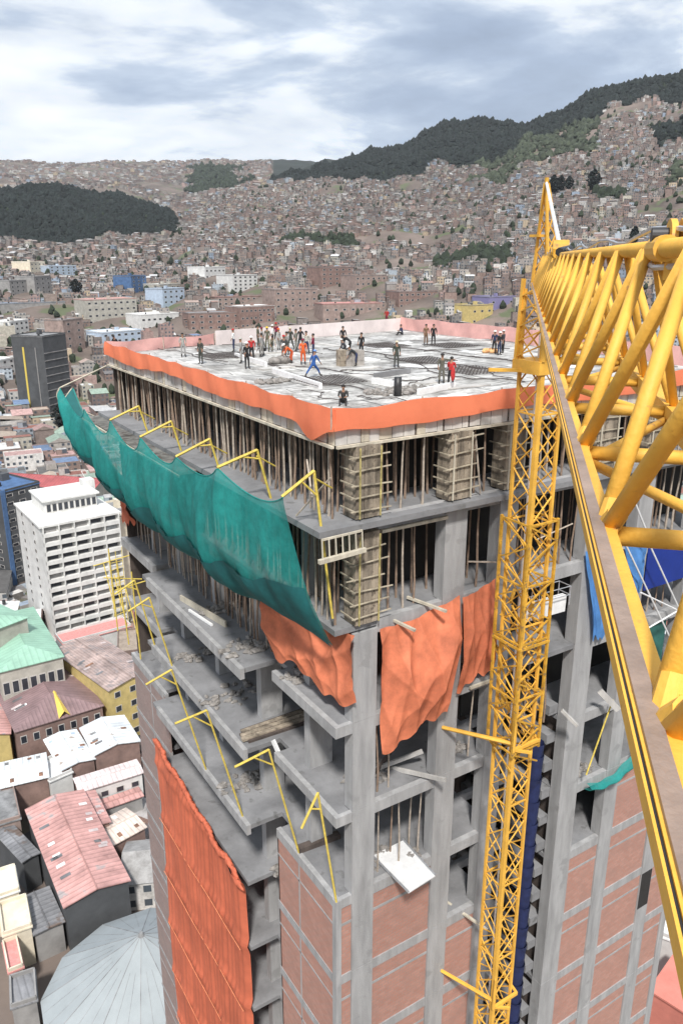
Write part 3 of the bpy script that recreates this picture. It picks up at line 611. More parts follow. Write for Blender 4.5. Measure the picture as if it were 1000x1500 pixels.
# orange barrier tape round the deck
def tape(label, pts, z0, z1, m, seed, wav=.06, flap=None):
    P = [Vector(p) for p in pts]; seg = [(P[i + 1] - P[i]).length for i in range(len(P) - 1)]; T = sum(seg)
    def at(s):
        for i, l in enumerate(seg):
            if s <= l + 1e-6: return P[i].lerp(P[i + 1], s / l), i
            s -= l
        return P[-1], len(seg) - 1
    n = int(T / .35)
    def f(u, w):
        s = u * T; q, i = at(s); d = P[i + 1] - P[i]; nr = Vector((d.y, -d.x, 0)).normalized()
        sp = 4.6; ph = (s % sp) / sp; sag = 4 * ph * (1 - ph)
        zt = z1 - .10 * sag * (1 + .5 * math.sin(s)); zb = z0 + .07 * math.sin(s * .55 + seed) + .03 * math.sin(s * 2.3)
        if flap: zb += flap(s)
        z = zb + (zt - zb) * w
        return Vector((q.x, q.y, z)) + nr * (wav * (math.sin(s * 1.9 + seed + w * 2) + .5 * math.sin(s * 5.3 + 3 * w)) + .10 + .08 * (1 - w))
    b = MB(); b.grid(f, n, 6); r = tag(b.build('barrier_tape', M[m], None, True), label, 'barrier')
    for k in range(int(T / 4.6) + 1):
        q, i = at(min(T, k * 4.6)); p = MB(); p.tube((q.x, q.y, -.9), (q.x, q.y, z1 + .05), .035, None, 5); p.build('post', M['prop2'], r)
    return r
tape('bright orange barrier tape along the left edge of the deck, flapping at the corner', [(-.1, 31, 0), (-.1, -.28, 0)], -.98, .0, 'orange', 1., .05, lambda s: -.62 * math.exp(-((s - 29.5) / 1.1) ** 2) - .1 * math.sin(s * .35))
tape('bright orange barrier tape along the right edge of the deck', [(-.24, -.1, 0), (29, -.1, 0)], -1.0, .0, 'orange', 2.3, .04)
tape('pale pink barrier mesh along the far left end of the deck', [(9, 32.5, 0), (0, 31.1, 0)], -.9, .0, 'pink', .4)
M['pinkwhite'] = mat('pinkish_screen', (.72, .64, .62), .8, .12, .5)
def parapet(label, pts, z1, m='white'):
    b = MB(); P = [Vector(p) for p in pts]
    for a, c in zip(P[:-1], P[1:]):
        d = (c - a).normalized(); nr = Vector((d.y, -d.x)) * .06; b.prism([tuple(a + nr), tuple(c + nr), tuple(c - nr), tuple(a - nr)], -.9, z1)
    return tag(b.build('barrier_screen', M[m]), label, 'screen')
parapet('long white screen along the back edge of the deck', [(9, 32.4), (18.5, 33.8), (29.4, 35.5)], .2, 'pinkwhite')
tape('pinkish white barrier mesh along the far right edge of the deck', [(29.5, 35.5, 0), (30.4, 21, 0), (29.2, 3, 0)], -.9, .35, 'pinkpale' if 'pinkpale' in M else 'pink', .9)
# blue and green sheets on the right face
curtain('crumpled light blue tarp hanging beside the column left of the jib chord', 'bluetarp', [(15.6, -.35, -9.3), (17.7, -.35, -9.6), (16.9, -.35, -14.8), (18.4, -.35, -14.6)], 40, 26, .2, (0, -1, 0), 2.4, 'tarp', .3, 0, 1.2)
curtain('light blue tarp seen through the jib, left of the dark blue board', 'bluetarp', [(18.9, -.3, -9.6), (20.9, -.3, -10.0), (20.2, -.3, -13.0), (20.9, -.3, -12.4)], 30, 20, .15, (0, -1, 0), 5.1, 'tarp', .2, 0, 1.)
b = MB(); b.box(21.3, 25.1, -.1, -.04, -13.0, -10.1); tag(b.build('sheet_board', M['cobalt']), 'dark blue sheet closing a bay of the right face behind the jib', 'board')
b = MB(); b.box(21.3, 24.4, .2, .26, -19.2, -15.7); tag(b.build('sheet_board', M['greenboard']), 'dark green sheet in the open bay below the dark blue sheet', 'board')
for i, (a, c) in enumerate([((912, 790), (1000, 975)), ((940, 775), (1000, 905)), ((940, 925), (1000, 890)), ((938, 868), (990, 893)), ((915, 700), (945, 775))]):
    b = MB(); b.tube(hit(*a, 1, -.9), hit(*c, 1, -.9), .05); tag(b.build('white_pole', M['white']), ['long white diagonal pole outside the right face, left of its pair', 'long white diagonal pole outside the right face, right of its pair', 'white horizontal pole in front of the green sheet', 'short white cross pole under the dark blue sheet', 'short white pole above the light blue tarp'][i], 'pole')
# pole of the teal net, wall braces
b = MB(); b.tube(hit(897, 1025, 1, -.6), hit(858, 1135, 1, -.6), .05); tag(b.build('net_pole', M['yellow']), 'thin yellow pole slanting above the small teal net', 'pole')
plank('grey board sticking out between two columns right of the lift recess', hit(878, 1012, 1, -.5), hit(905, 1040, 1, -1.2), .35, .06, 'panel')
plank('pale beam end sticking out at the lift recess column', hit(822, 1040, 1, -.6), hit(845, 1063, 1, -1.3), .16, .1, 'panel')
# small hanging platform by the mast
pl = empty('work_platform', 'small white steel work platform with wire rails beside the mast', 'platform', (10.6, -2.3, -12))
a = hit(768, 898, 1, -2.2); c = hit(825, 882, 1, -2.2)
b = MB(); b.tube(a, c, .62, None, 4, 0, True, .32, 1.); part('floor', b, M['white'], pl)
b = MB()
for q in (a, (a + c) / 2, c):
    b.tube(q + Vector((0, -.35, 0)), q + Vector((0, -.35, 1.0)), .03); b.tube(q + Vector((0, .4, 0)), q + Vector((0, .4, 1.0)), .03)
for h in (.55, 1.0):
    b.tube(a + Vector((0, -.35, h)), c + Vector((0, -.35, h)), .025); b.tube(a + Vector((0, .4, h)), c + Vector((0, .4, h)), .025); b.tube(c + Vector((0, -.35, h)), c + Vector((0, .4, h)), .025)
part('railing', b, M['steel'], pl)
# navy debris chute
b = MB()
z = -19.6; i = 0
while z > -104:
    x = 12.35; r = .42 + .04 * (i % 2)
    b.tube((x, -1.0, z), (x, -1.0, z - .8), r, r * .88, 10, 0, False, 1., 1.); z -= .74; i += 1
tag(b.build('debris_chute', M['navy'], None, True), 'long navy blue debris chute running down beside the crane mast', 'chute')
# ================================================================== THE CRANE
MX, MY, MW = 8.85, -2.55, .64
CR = empty('tower_crane', 'yellow lattice tower crane with slim mast, apex and long jib beside the unfinished tower', 'crane', (MX, MY, GZ))
b = MB()
for sx in (-1, 1):
    for sy in (-1, 1):
        near = sx < 0 and sy < 0
        b.tube((MX + sx * MW, MY + sy * MW, GZ), (MX + sx * MW, MY + sy * MW, 4.5), .15 if near else .095, None, 4)
mast = part('mast', b, M['crane'], CR)
bulkb = MB(); nb = 0
segs = [((-1, -1), (1, -1)), ((-1, 1), (-1, -1)), ((1, -1), (1, 1)), ((1, 1), (-1, 1))]
z = 4.3; k = 0
while z > GZ + 2:
    for (p, q) in segs:
        A = Vector((MX + p[0] * MW, MY + p[1] * MW, z)); B = Vector((MX + q[0] * MW, MY + q[1] * MW, z)); h = 1.25
        if k % 2: A, B = B, A
        tgt = MB() if (nb < 96 and z > -45 and segs.index((p, q)) < 2) else bulkb
        tgt.tube(A, B - Vector((0, 0, h)), .04, None, 5); tgt.tube(B - Vector((0, 0, h)), A - Vector((0, 0, 2 * h)) * .999 + Vector((0, 0, .0)), .04, None, 5) if False else None
        if tgt is not bulkb: part('lacing_bar', tgt, M['crane' if nb % 5 else 'craneold'], mast); nb += 1
        if k % 4 == 0: bulkb.tube(A, B, .05, None, 4)
    z -= 1.25 * .5 if False else 1.25; k += 1
# second set of thinner diagonals crossing the first
z = 3.7; k = 0
while z > GZ + 2:
    for (p, q) in segs[:2] + segs[2:3]:
        A = Vector((MX + p[0] * MW, MY + p[1] * MW, z)); B = Vector((MX + q[0] * MW, MY + q[1] * MW, z - 1.25))
        if k % 2 == 0: A.z, B.z = B.z, A.z
        bulkb.tube(A, B, .028, None, 4)
    z -= 1.25; k += 1
tag(part('mast_lacing', bulkb, M['crane'], mast), None, None, None, 'stuff')
# outer climbing frame with its platforms
b = MB(); CW = .88
for sx, sy in ((-1, -1), (1, -1), (-1, 1), (1, 1)): b.tube((MX + sx * CW, MY + sy * CW, -17.5), (MX + sx * CW, MY + sy * CW, -5.5), .085, None, 4)
for i in range(13):
    z = -5.6 - i * .98
    for (p, q) in segs[:3]:
        A = Vector((MX + p[0] * CW, MY + p[1] * CW, z)); B = Vector((MX + q[0] * CW, MY + q[1] * CW, z - .98))
        if i % 2: A.z, B.z = B.z, A.z
        b.tube(A, B, .05, None, 4)
        if i % 3 == 0: b.tube((A.x, A.y, z), (B.x, B.y, z), .06, None, 4)
part('climbing_frame', b, M['craneold'], CR)
b = MB()
for i in range(16):
    z = -9.5 - random.random() * 6; a = random.uniform(0, 6.28); P = Vector((MX + math.cos(a) * .7, MY + math.sin(a) * .7, z))
    b.tube(P, P + Vector((random.uniform(-.5, .5), random.uniform(-.5, .5), random.uniform(-1.3, 1.3))), random.uniform(.05, .12), None, 5); part('gear_pipe', b, M['craneold'], CR); b = MB()

for z in (-11.6,): b.box(MX - .95, MX + .95, MY - .97, MY - .88, z - .12, z); b.box(MX - .97, MX - .9, MY - .88, MY + .95, z - .12, z)
part('platform_beam', b, M['craneold'], CR)
b = MB(); b.tube((MX + .5, MY + .3, -16), (MX + .3, MY + .3, -3), .04); b.tube((MX + .1, MY + .5, -60), (MX + .2, MY + .4, 4), .05); part('cable', b, M['white'], CR)
# mast ladder-like outer rail at the top (slewing unit) and small arms
b = MB(); b.box(MX - .95, MX + .75, MY - .8, MY + .8, 1.05, 1.6); b.tube((MX - 2.2, MY + .9, 1.2), (MX + .6, MY - .5, 1.1), .10, None, 4); part('slewing_ring', b, M['crane'], CR)
b = MB()
for sx, sy in ((-1, -1), (1, -1), (-1, 1), (1, 1)): b.tube((MX + sx * .78, MY + sy * .78, 1.6), (MX + sx * .7, MY + sy * .7, 4.9), .10, None, 4)
for i in range(5):
    z = 1.7 + i * .62
    for (p, q) in segs[:3]: b.tube((MX + p[0] * .76, MY + p[1] * .76, z), (MX + q[0] * .74, MY + q[1] * .74, z + .6), .04, None, 4)
part('turret', b, M['crane'], CR)
# ties to the building
for i, (P, Q, m2) in enumerate([((6.35, -.05, -17.1), (8.2, -3.3, -16.9), -15.4), ((7.1, -.05, -33.6), (8.2, -3.3, -33.4), -31.6)]):
    b = MB(); b.tube(P, Q, .10, .12, 6); b.tube((MX - .8, MY - .9, P[2]), (MX + .9, MY - .9, P[2]), .11, None, 4); b.tube((MX + .9, MY - .9, P[2]), (MX + 1.3, 0, P[2] + .4), .09)
    b.tube((MX - .85, MY - .9, P[2] - .1), (MX - .85, MY - .9, m2), .09, .05); b.tube((MX - .8, MY - .9, P[2]), (MX + .1, MY - 1.2, P[2] - .3), .09, None, 4); part('wall_tie', b, M['crane'], CR)
# --- jib frame: u along the jib away from the camera, n to its right, measured from below the camera
jaz = YAW + math.atan(268 / 1217); ju = Vector((math.sin(jaz), math.cos(jaz), 0)); jn = Vector((ju.y, -ju.x, 0))
def J(s, l, h): return CP + ju * s + jn * l + Vector((0, 0, h))
S0, S1 = -4.6, 34.6
def jbox(b, l0, l1, h0, h1, s0=S0, s1=S1, mi=0):
    P = [J(s, l, h) for s in (s0, s1) for l, h in ((l0, h0), (l1, h0), (l1, h1), (l0, h1))]
    for q in ((0, 1, 2, 3), (7, 6, 5, 4), (0, 4, 5, 1), (1, 5, 6, 2), (2, 6, 7, 3), (3, 7, 4, 0)): b.face([P[i] for i in q], None, mi)
b = MB(); jbox(b, .316, .415, -1.10, -1.003); jbox(b, .302, .3085, -1.05, -1.004); chL = part('jib_chord', b, M['crane'], CR); chL['label'] = 'left lower chord of the jib with a worn steel running rail'; bevel(chL, .003)
b = MB(); jbox(b, .3245, .371, -1.0025, -.992); rl = part('running_rail', b, M['rail'], chL)
b = MB(); jbox(b, .3087, .3158, -1.05, -1.010); part('rail_groove', b, M['black'], chL)
b = MB(); jbox(b, 1.06, 1.19, -1.17, -1.015); chR = part('jib_chord', b, M['crane'], CR); bevel(chR, .012)
b = MB(); b.tube(J(S0, .75, .045), J(S1, .75, .045), .050, None, 12); chT = part('jib_chord', b, M['crane'], CR, True)
b = MB(); b.path([J(s * .8 - 3, .82 + .02 * math.sin(s), .14 + .035 * math.sin(s * 1.3)) for s in range(46)], .016, 5); part('hoist_cable', b, M['steel'], CR)
far = MB(); bay = 1.45; n = 0
for k in range(-4, 22):
    s = 3.17 + bay * k
    if s > S1 - .5: break
    for (l, side) in ((.392, 0), (1.12, 1)):
        for ds in (-bay / 2, bay / 2):
            near = s < 21
            t = MB() if near else far
            t.tube(J(s + (.05 if ds > 0 else -.05), l, -1.03), J(s + ds - (.04 if ds > 0 else -.04), .75 + (-.03 if side == 0 else .03), .03), 0.037 if side == 0 else .031, None, 10)
            if near: part('diagonal', t, M['crane'], CR, True)
    t = MB() if s < 21 else far
    t.tube(J(s, .40, -1.07), J(s, 1.1, -1.07), .042, None, 8)
    if s < 21: part('cross_tube', t, M['crane'], CR, True)
    t = MB() if s < 21 else far
    if k % 2: t.tube(J(s, .43, -1.12), J(s + bay, 1.1, -1.12), .028, None, 6)
    else: t.tube(J(s, 1.1, -1.12), J(s + bay, .43, -1.12), .028, None, 6)
    if s < 21: part('plan_brace', t, M['crane'], CR, True)
    if s < 21:
        t = MB()
        for ds in (-.08, .08): t.tube(J(s + ds * .2, .395, -1.03), J(s + ds, .42, -.95), .046, .042, 10)
        jbox(t, .4152, .425, -1.05, -.96, s - .10, s + .10); part('gusset', t, M['crane'], CR)
tag(part('far_lacing', far, M['crane'], CR), None, None, None, 'stuff')
# flange joint with pins and a black roller on the top chord
b = MB(); jc = J(5.0, .8, .06)
for dl in (-.06, .0, .06):
    c = J(5.0, .84 + dl, .065); b.tube(c, c + jn * .034, .14, None, 20)
b.tube(J(4.85, .80, -.12), J(4.85, .80, .05), .05, None, 6); b.tube(J(5.15, .75, .045), J(4.8, .75, .045), .072, None, 14); part('chord_joint', b, M['crane'], CR)
b = MB(); b.tube(J(5.0, .69, .115), J(5.0, .82, .115), .043, None, 16); part('roller', b, M['black'], CR)
b = MB(); b.path([J(5.8, .74, .0), J(5.5, .73, -.02), J(5.1, .74, -.06), J(4.8, .78, -.05), J(4.4, .84, -.03), J(3.6, .82, .02)], .018, 6); part('power_cable', b, M['steel'], CR)
for i in range(7):
    s = 9 + i * 2.9; b = MB(); b.path([J(s, .78, .07), J(s + .5, .80, -.1), J(s + 1, .78, .06)], .02, 5); part('cable_loop', b, M['steel'], CR)
# machinery near the mast on top of the jib
b = MB(); b.tube(J(20.0, .62, .18), J(20.0, .98, .18), .2, None, 12); b.tube(J(20.8, .6, .12), J(20.8, 1.0, .12), .12, None, 10); b.box(0, 0, 0, 0, 0, 0) if False else None
b.tube(J(19.4, .7, .05), J(21.8, .9, .1), .09, None, 6); part('winch', b, M['craneold'], CR)
b = MB(); b.tube(J(18.0, .7, .1), J(18.9, .95, .16), .09, None, 7); b.tube(J(17.6, .95, .12), J(18.5, .95, .12), .04); part('trolley_motor', b, M['black'], CR)
# apex with white tie bar
TOPP = at_range(800, 268, 35.0); b = MB(); base = []
for sx, sy in ((-1, -1), (1, -1), (1, 1), (-1, 1)):
    q = Vector((MX + sx * .45, MY + sy * .45, 4.6)); base.append(q); t_ = TOPP + Vector((sx * .05, sy * .05, 0)); b.tube(q, t_, .075, .055, 4)
apx = part('apex', b, M['crane'], CR)
b = MB()
for i in range(6):
    a = i / 6; c = (i + 1) / 6
    for j in range(4):
        p0 = base[j].lerp(TOPP, a); p1 = base[(j + 1) % 4].lerp(TOPP, c); b.tube(p0, p1, .03, None, 4)
    if i == 3: b.box(p0.x - .25, p0.x + .3, p0.y - .25, p0.y + .3, p0.z - .05, p0.z + .05)
part('apex_lacing', b, M['crane'], apx)
b = MB(); b.tube(TOPP, J(20.2, .8, .2), .055, .055, 6); part('tie_bar', b, M['white'], CR)
b = MB(); b.tube(TOPP + Vector((.05, 0, 0)), Vector((MX + 8, MY + 8, 5.4)), .03); b.tube(TOPP + Vector((0, 0, 0)), TOPP + Vector((0, 0, .2)), .09); part('back_stay', b, M['craneold'], CR)
# ================================================================== PEOPLE
SK = mat('skin', (.30, .17, .11), .6, .1, 8); HAIR = mat('hair', (.02, .018, .016), .6, .2, 20)
CM = {}
def cmat(c):
    if c not in CM: CM[c] = mat('cloth_%d' % len(CM), c, .9, .22, 7)
    return CM[c]
BOOT = mat('boots', (.035, .03, .028), .7, .2, 9)
def person(label, px, py, pose, top, leg, helmet=None, face=0., z=-.9, held=None, H=1.58, pos=None):
    P = Vector(pos) if pos else hit(px, py, 2, z)
    rnd = random.Random(px * 13 + py); k = H / 1.7
    # joints in the figure's own frame: x right, y forward, z up
    J_ = {}
    hip = .93
    lean = dict(stand=.03, walk=.08, bend=1.05, sit=.25, reach=.05, carry=.12, stride=.2, crouch=.7).get(pose, .03)
    zf = {'sit': .20, 'crouch': .48, 'bend': .86, 'stride': .86}.get(pose, hip)
    T = Vector((0, math.sin(lean), math.cos(lean)))
    pel = Vector((0, 0, zf)); ch = pel + T * .38; nk = pel + T * .56; hd = nk + Vector((0, math.sin(lean * .6), math.cos(lean * .6))) * .15; top_ = hd + Vector((0, math.sin(lean * .5), math.cos(lean * .5))) * .10
    V = [pel, pel + T * .18, ch, nk, hd, top_]; E_ = [(0, 1), (1, 2), (2, 3), (3, 4), (4, 5)]; RAD = [(.135, .10), (.125, .095), (.16, .105), (.06, .06), (.085, .10), (.075, .085)]; kind = ['leg', 'top', 'top', 'skin', 'skin', 'skin']
    hands = []
    for sg in (-1, 1):
        sh = nk - T * .05 + Vector((sg * .19, 0, 0))
        sw = rnd.uniform(-.15, .25)
        if pose == 'walk' or pose == 'stride': sw = sg * .5
        if pose == 'bend' or pose == 'crouch': el = sh + Vector((sg * .04, .12, -.26)); wr = el + Vector((-sg * .03, .12, -.22))
        elif pose == 'reach' and sg < 0: el = sh + Vector((-.26, .08, -.03)); wr = el + Vector((-.24, .06, .04))
        elif pose == 'carry': el = sh + Vector((sg * .03, .05, -.27)); wr = el + Vector((-sg * .04, .22, .03))
        elif pose == 'sit': el = sh + Vector((sg * .05, .10, -.24)); wr = el + Vector((-sg * .10, .20, -.02))
        else: el = sh + Vector((sg * .06, math.sin(sw) * .26, -.27)); wr = el + Vector((-sg * .01, math.sin(sw + .35) * .25, -.23))
        b0 = len(V); V += [sh, el, wr, wr + (wr - el).normalized() * .07]; E_ += [(2, b0), (b0, b0 + 1), (b0 + 1, b0 + 2), (b0 + 2, b0 + 3)]
        RAD += [(.072, .072), (.05, .05), (.032, .032), (.042, .022)]; kind += ['top', 'top', 'skin', 'skin']; hands.append((V[b0 + 3], (wr - el).normalized(), sg))
        hp = pel + Vector((sg * .095, 0, -.06))
        if pose == 'sit': kn = hp + Vector((sg * .06, .38, .20)); an = kn + Vector((0, .12, -.36))
        elif pose == 'crouch': kn = hp + Vector((sg * .1, .36, .02)); an = kn + Vector((0, -.12, -.40))
        elif pose == 'stride': kn = hp + Vector((0, .32 * sg, -.33)); an = kn + Vector((0, .22 * sg - .06, -.34))
        elif pose == 'walk': kn = hp + Vector((0, .16 * sg + .04, -.41)); an = kn + Vector((0, .12 * sg - .08, -.38))
        elif pose == 'bend': kn = hp + Vector((sg * .05, .10, -.37)); an = kn + Vector((0, -.06, -.36))
        else: kn = hp + Vector((sg * .03, .03, -.42)); an = kn + Vector((sg * .01, -.02, -.39))
        an.z = max(an.z, .06)
        b0 = len(V); V += [hp, kn, an, an + Vector((sg * .02, .16, -.03))]; E_ += [(0, b0), (b0, b0 + 1), (b0 + 1, b0 + 2), (b0 + 2, b0 + 3)]
        RAD += [(.09, .10), (.062, .066), (.043, .05), (.042, .032)]; kind += ['leg', 'leg', 'boot', 'boot']
    me = bpy.data.meshes.new('person'); me.from_pydata([tuple(v * k) for v in V], E_, []); o = bpy.data.objects.new('person', me); COL.objects.link(o)
    sm = o.modifiers.new('skin', 'SKIN'); sv = me.skin_vertices[0].data if me.skin_vertices else None
    if sv is None:
        bm = bmesh.new(); bm.from_mesh(me); bm.verts.layers.skin.verify(); bm.to_mesh(me); bm.free(); sv = me.skin_vertices[0].data
    for i, r in enumerate(RAD): sv[i].radius = (r[0] * k, r[1] * k); sv[i].use_root = (i == 0)
    ss = o.modifiers.new('sub', 'SUBSURF'); ss.levels = 1; ss.render_levels = 1
    dg = bpy.context.evaluated_depsgraph_get(); nm = bpy.data.meshes.new_from_object(o.evaluated_get(dg)); o.modifiers.clear()
    ml = [cmat(top), cmat(leg), SK, BOOT]; KI = {'top': 0, 'leg': 1, 'skin': 2, 'boot': 3}
    nv = len(nm.vertices); co = [v.co.copy() for v in nm.vertices]; fc = [list(p.vertices) for p in nm.polygons]
    b = MB(); b.v = [tuple(c) for c in co]
    for f in fc:
        c = sum((co[i] for i in f), Vector()) / len(f); best = (9, 0)
        for (a, e) in E_:
            A, B = V[a] * k, V[e] * k; t = max(0, min(1, (c - A).dot(B - A) / max(1e-9, (B - A).length_squared))); d = (A.lerp(B, t) - c).length
            if d < best[0]: best = (d, a if t < .5 else e)
        b.f.append(f); b.uv.append([(0, 0)] * len(f)); b.mi.append(KI[kind[best[1]]]); b.col.append(None)
    for (hp_, hdir, sg) in hands:                       # fingers and thumb
        side = Vector((1, 0, 0)); bend = Vector((0, .5, -.3))
        for i, L_ in enumerate((.058, .070, .066, .050)):
            a = (hp_ + side * (i - 1.5) * .019 - hdir * .01) * k; m1 = a + hdir * L_ * .5 * k; e = m1 + (hdir + bend * .6).normalized() * L_ * .5 * k; b.tube(a, m1, .009, .008, 5, 2); b.tube(m1, e, .008, .006, 5, 2)
        a = (hp_ - side * sg * .035 - hdir * .05) * k; b.tube(a, a + (hdir * .6 - side * sg * .7).normalized() * .05 * k, .010, .007, 5, 2)
    F_ = Vector((0, math.cos(lean * .55), -math.sin(lean * .55))); U_ = Vector((0, math.sin(lean * .55), math.cos(lean * .55))); X_ = Vector((1, 0, 0)); hc = hd * k
    b.tube(hc + F_ * .085, hc + F_ * .115 - U_ * .02, .012, .018, 5, 2)
    for sg in (-1, 1): b.ball(hc + F_ * .09 + X_ * .032 * sg + U_ * .022, .010, .007, .007, 6, 4, 3); b.ball(hc + X_ * .082 * sg, .012, .02, .03, 6, 4, 2)
    b.tube(hc + F_ * .088 - U_ * .045 - X_ * .022, hc + F_ * .088 - U_ * .045 + X_ * .022, .005, None, 4, 3)
    bpy.data.objects.remove(o); body = b.build('person', ml, None, True); body.location = P; body.rotation_euler = (0, 0, face); tag(body, label, 'person')
    cap = MB(); ht = hc + U_ * .055
    if helmet:
        for j in range(4):
            r0, r1 = .112 * math.cos(j * .39), .112 * math.cos((j + 1) * .39); cap.tube(ht + U_ * .10 * math.sin(j * .39), ht + U_ * .10 * math.sin((j + 1) * .39), r0, max(.004, r1), 12)
        cap.tube(ht + F_ * .02, ht + F_ * .02 + U_ * .01, .135, .125, 12); c_ = cap.build('helmet', cmat(helmet), body, True)
    else:
        for j in range(4):
            r0, r1 = .10 * math.cos(j * .39), .10 * math.cos((j + 1) * .39); cap.tube(ht - F_ * .012 + U_ * .085 * math.sin(j * .39), ht - F_ * .012 + U_ * .085 * math.sin((j + 1) * .39), r0, max(.004, r1), 10)
        cap.tube(ht - F_ * .03 - U_ * .07, ht - F_ * .02, .07, .10, 10); cap.build('hair', HAIR, body, True)
    return body
bk, gy, dg_, cam_, rd, mr, bl, br, og, wh, nv_ = (.02, .02, .022), (.30, .30, .29), (.06, .065, .055), (.13, .13, .09), (.45, .03, .03), (.20, .02, .05), (.03, .10, .32), (.20, .12, .07), (.75, .13, .03), (.8, .8, .78), (.03, .04, .09)
PE = [
 ('person in dark trousers crouching in the thick of the crowd', 388, 521, 'crouch', gy, bk, None, .4),
 ('person in a maroon top and helmet at the back of the crowd', 405, 503, 'stand', mr, bk, rd, 2.),
 ('person in beige bending at the back of the crowd', 396, 517, 'bend', (.45, .42, .34), cam_, None, 3.),
 ('person in dark olive walking at the right side of the crowd', 426, 512, 'walk', dg_, dg_, (.6, .55, .42), 1.9),
 ('person in black walking out of the crowd to the right', 440, 512, 'walk', bk, bk, None, -1.2),
 ('person in grey with a rust red cap in the middle of the crowd', 385, 512, 'walk', (.25, .25, .24), (.1, .1, .09), mr, 1.),
 ('person in pale shirt walking behind the orange worker', 449, 519, 'walk', (.5, .48, .42), nv_, None, 2.2),
 ('person kneeling dark between the two black ones behind the blocks', 508, 519, 'crouch', (.05, .05, .06), bk, (.7, .7, .68), 1.),
 ('person crouching in dark clothes at the far left corner behind the orange tape', 174, 512, 'crouch', bk, bk, None, 2.),
 ('person in pale grey clothes standing alone near the left edge', 269, 523, 'stand', (.36, .36, .33), gy, None, 3.0),
 ('person in dark olive standing close to the left tape', 295, 533, 'stand', dg_, dg_, None, 2.),
 ('person in white shirt at the left of the crowd', 343, 515, 'stand', wh, nv_, rd, 1.),
 ('person all in black with a white helmet in front of the crowd', 362, 540, 'stand', bk, bk, wh, 3.3),
 ('person in grey behind the one in black', 354, 532, 'stand', gy, gy, (.5, .5, .45), 1.),
 ('person in red jacket beside the one in black', 369, 529, 'stand', rd, bk, wh, 2.6),
 ('tall thin person in grey right of the red jacket', 384, 523, 'stand', gy, (.28, .27, .25), None, .5),
 ('person in camouflage green in the crowd, leftmost of the greens', 378, 508, 'stand', cam_, dg_, None, 4.),
 ('person in camouflage green in the crowd with a yellow helmet', 392, 511, 'stand', cam_, cam_, (.7, .5, .05), 2.2),
 ('person in white vest in the crowd', 400, 507, 'stand', wh, dg_, wh, 1.),
 ('person in light grey behind the dark jacket', 408, 514, 'stand', (.4, .4, .38), gy, og, 3.6),
 ('broad person in a dark grey jacket and red cap in the crowd', 416, 527, 'stand', (.07, .07, .07), (.1, .1, .1), rd, 2.9),
 ('person in grey carrying something right of the dark jacket', 421, 520, 'carry', gy, dg_, None, 1.9),
 ('tall person in olive grey at the right of the crowd', 434, 515, 'stand', (.16, .16, .13), (.2, .2, .17), None, 1.2),
 ('person in an orange suit standing right of the crowd', 444, 534, 'stand', og, (.6, .1, .02), mr, 2.8),
 ('person in orange vest bending over, leftmost of the orange ones', 428, 532, 'bend', og, (.5, .09, .03), wh, 1.4),
 ('person in maroon behind the blue one', 459, 524, 'stand', mr, nv_, None, .9),
 ('person in bright blue overalls taking a long stride', 459, 553, 'stride', bl, bl, (.15, .3, .6), -1.4),
 ('person in black standing behind the concrete blocks', 502, 510, 'stand', bk, bk, None, 3.),
 ('person in black bending behind the concrete blocks', 513, 516, 'bend', bk, bk, None, .6),
 ('person in dark clothes with a white helmet working over the blocks', 522, 536, 'bend', (.04, .045, .05), nv_, wh, 1.2),
 ('person in black standing just right of the blocks', 529, 522, 'stand', bk, bk, None, 2.),
 ('person in dark green with a pale helmet alone in the middle of the deck', 580, 538, 'stand', (.05, .06, .045), dg_, (.6, .55, .42), 2.9),
 ('person in navy sitting near the back screen', 589, 491, 'sit', nv_, bk, None, 1.2),
 ('person in brown overalls standing near the back edge', 623, 506, 'stand', br, (.17, .1, .06), None, 3.),
 ('person in black beside the brown one near the back edge', 634, 506, 'stand', bk, bk, None, 2.7),
 ('person in camouflage with one arm stretched out to the left', 646, 562, 'reach', (.12, .115, .09), (.14, .135, .11), (.03, .03, .03), 2.6),
 ('person holding a red bag near the right tape', 659, 568, 'carry', rd, bk, None, -1.),
 ('person in navy with white helmet, leftmost of the three by the mast', 723, 518, 'stand', nv_, bk, wh, 2.),
 ('person in black, middle of the three by the mast', 730, 520, 'stand', bk, nv_, wh, 3.2),
 ('person in dark grey, rightmost of the three by the mast', 736, 517, 'stand', (.06, .06, .07), bk, (.6, .6, .6), 1.2),
 ('person hunched in dark clothes sitting with the back to us at the front corner', 503, 592, 'sit', (.05, .05, .05), bk, None, 2.5),
 ('person in dark red at the back edge of the deck', 566, 476, 'stand', rd, mr, None, 2.),
 ('person in black seen through the jib lattice on the right part of the deck', 963, 526, 'stand', bk, bk, None, 2.2)]
for q in PE: person(q[0], q[1], q[2], q[3], q[4], q[5], q[6], q[7])
WP = at_range(836, 371, 32.6); person('crane worker with a white helmet leaning on the platform at the jib foot', 836, 371, 'bend', bk, bk, wh, 1.0, pos=(WP.x, WP.y, 5.05), H=1.45)
b = MB(); b.box(WP.x - .8, WP.x + .8, WP.y - .5, WP.y + .5, 4.95, 5.04); part('worker_platform', b, M['craneold'], CR)
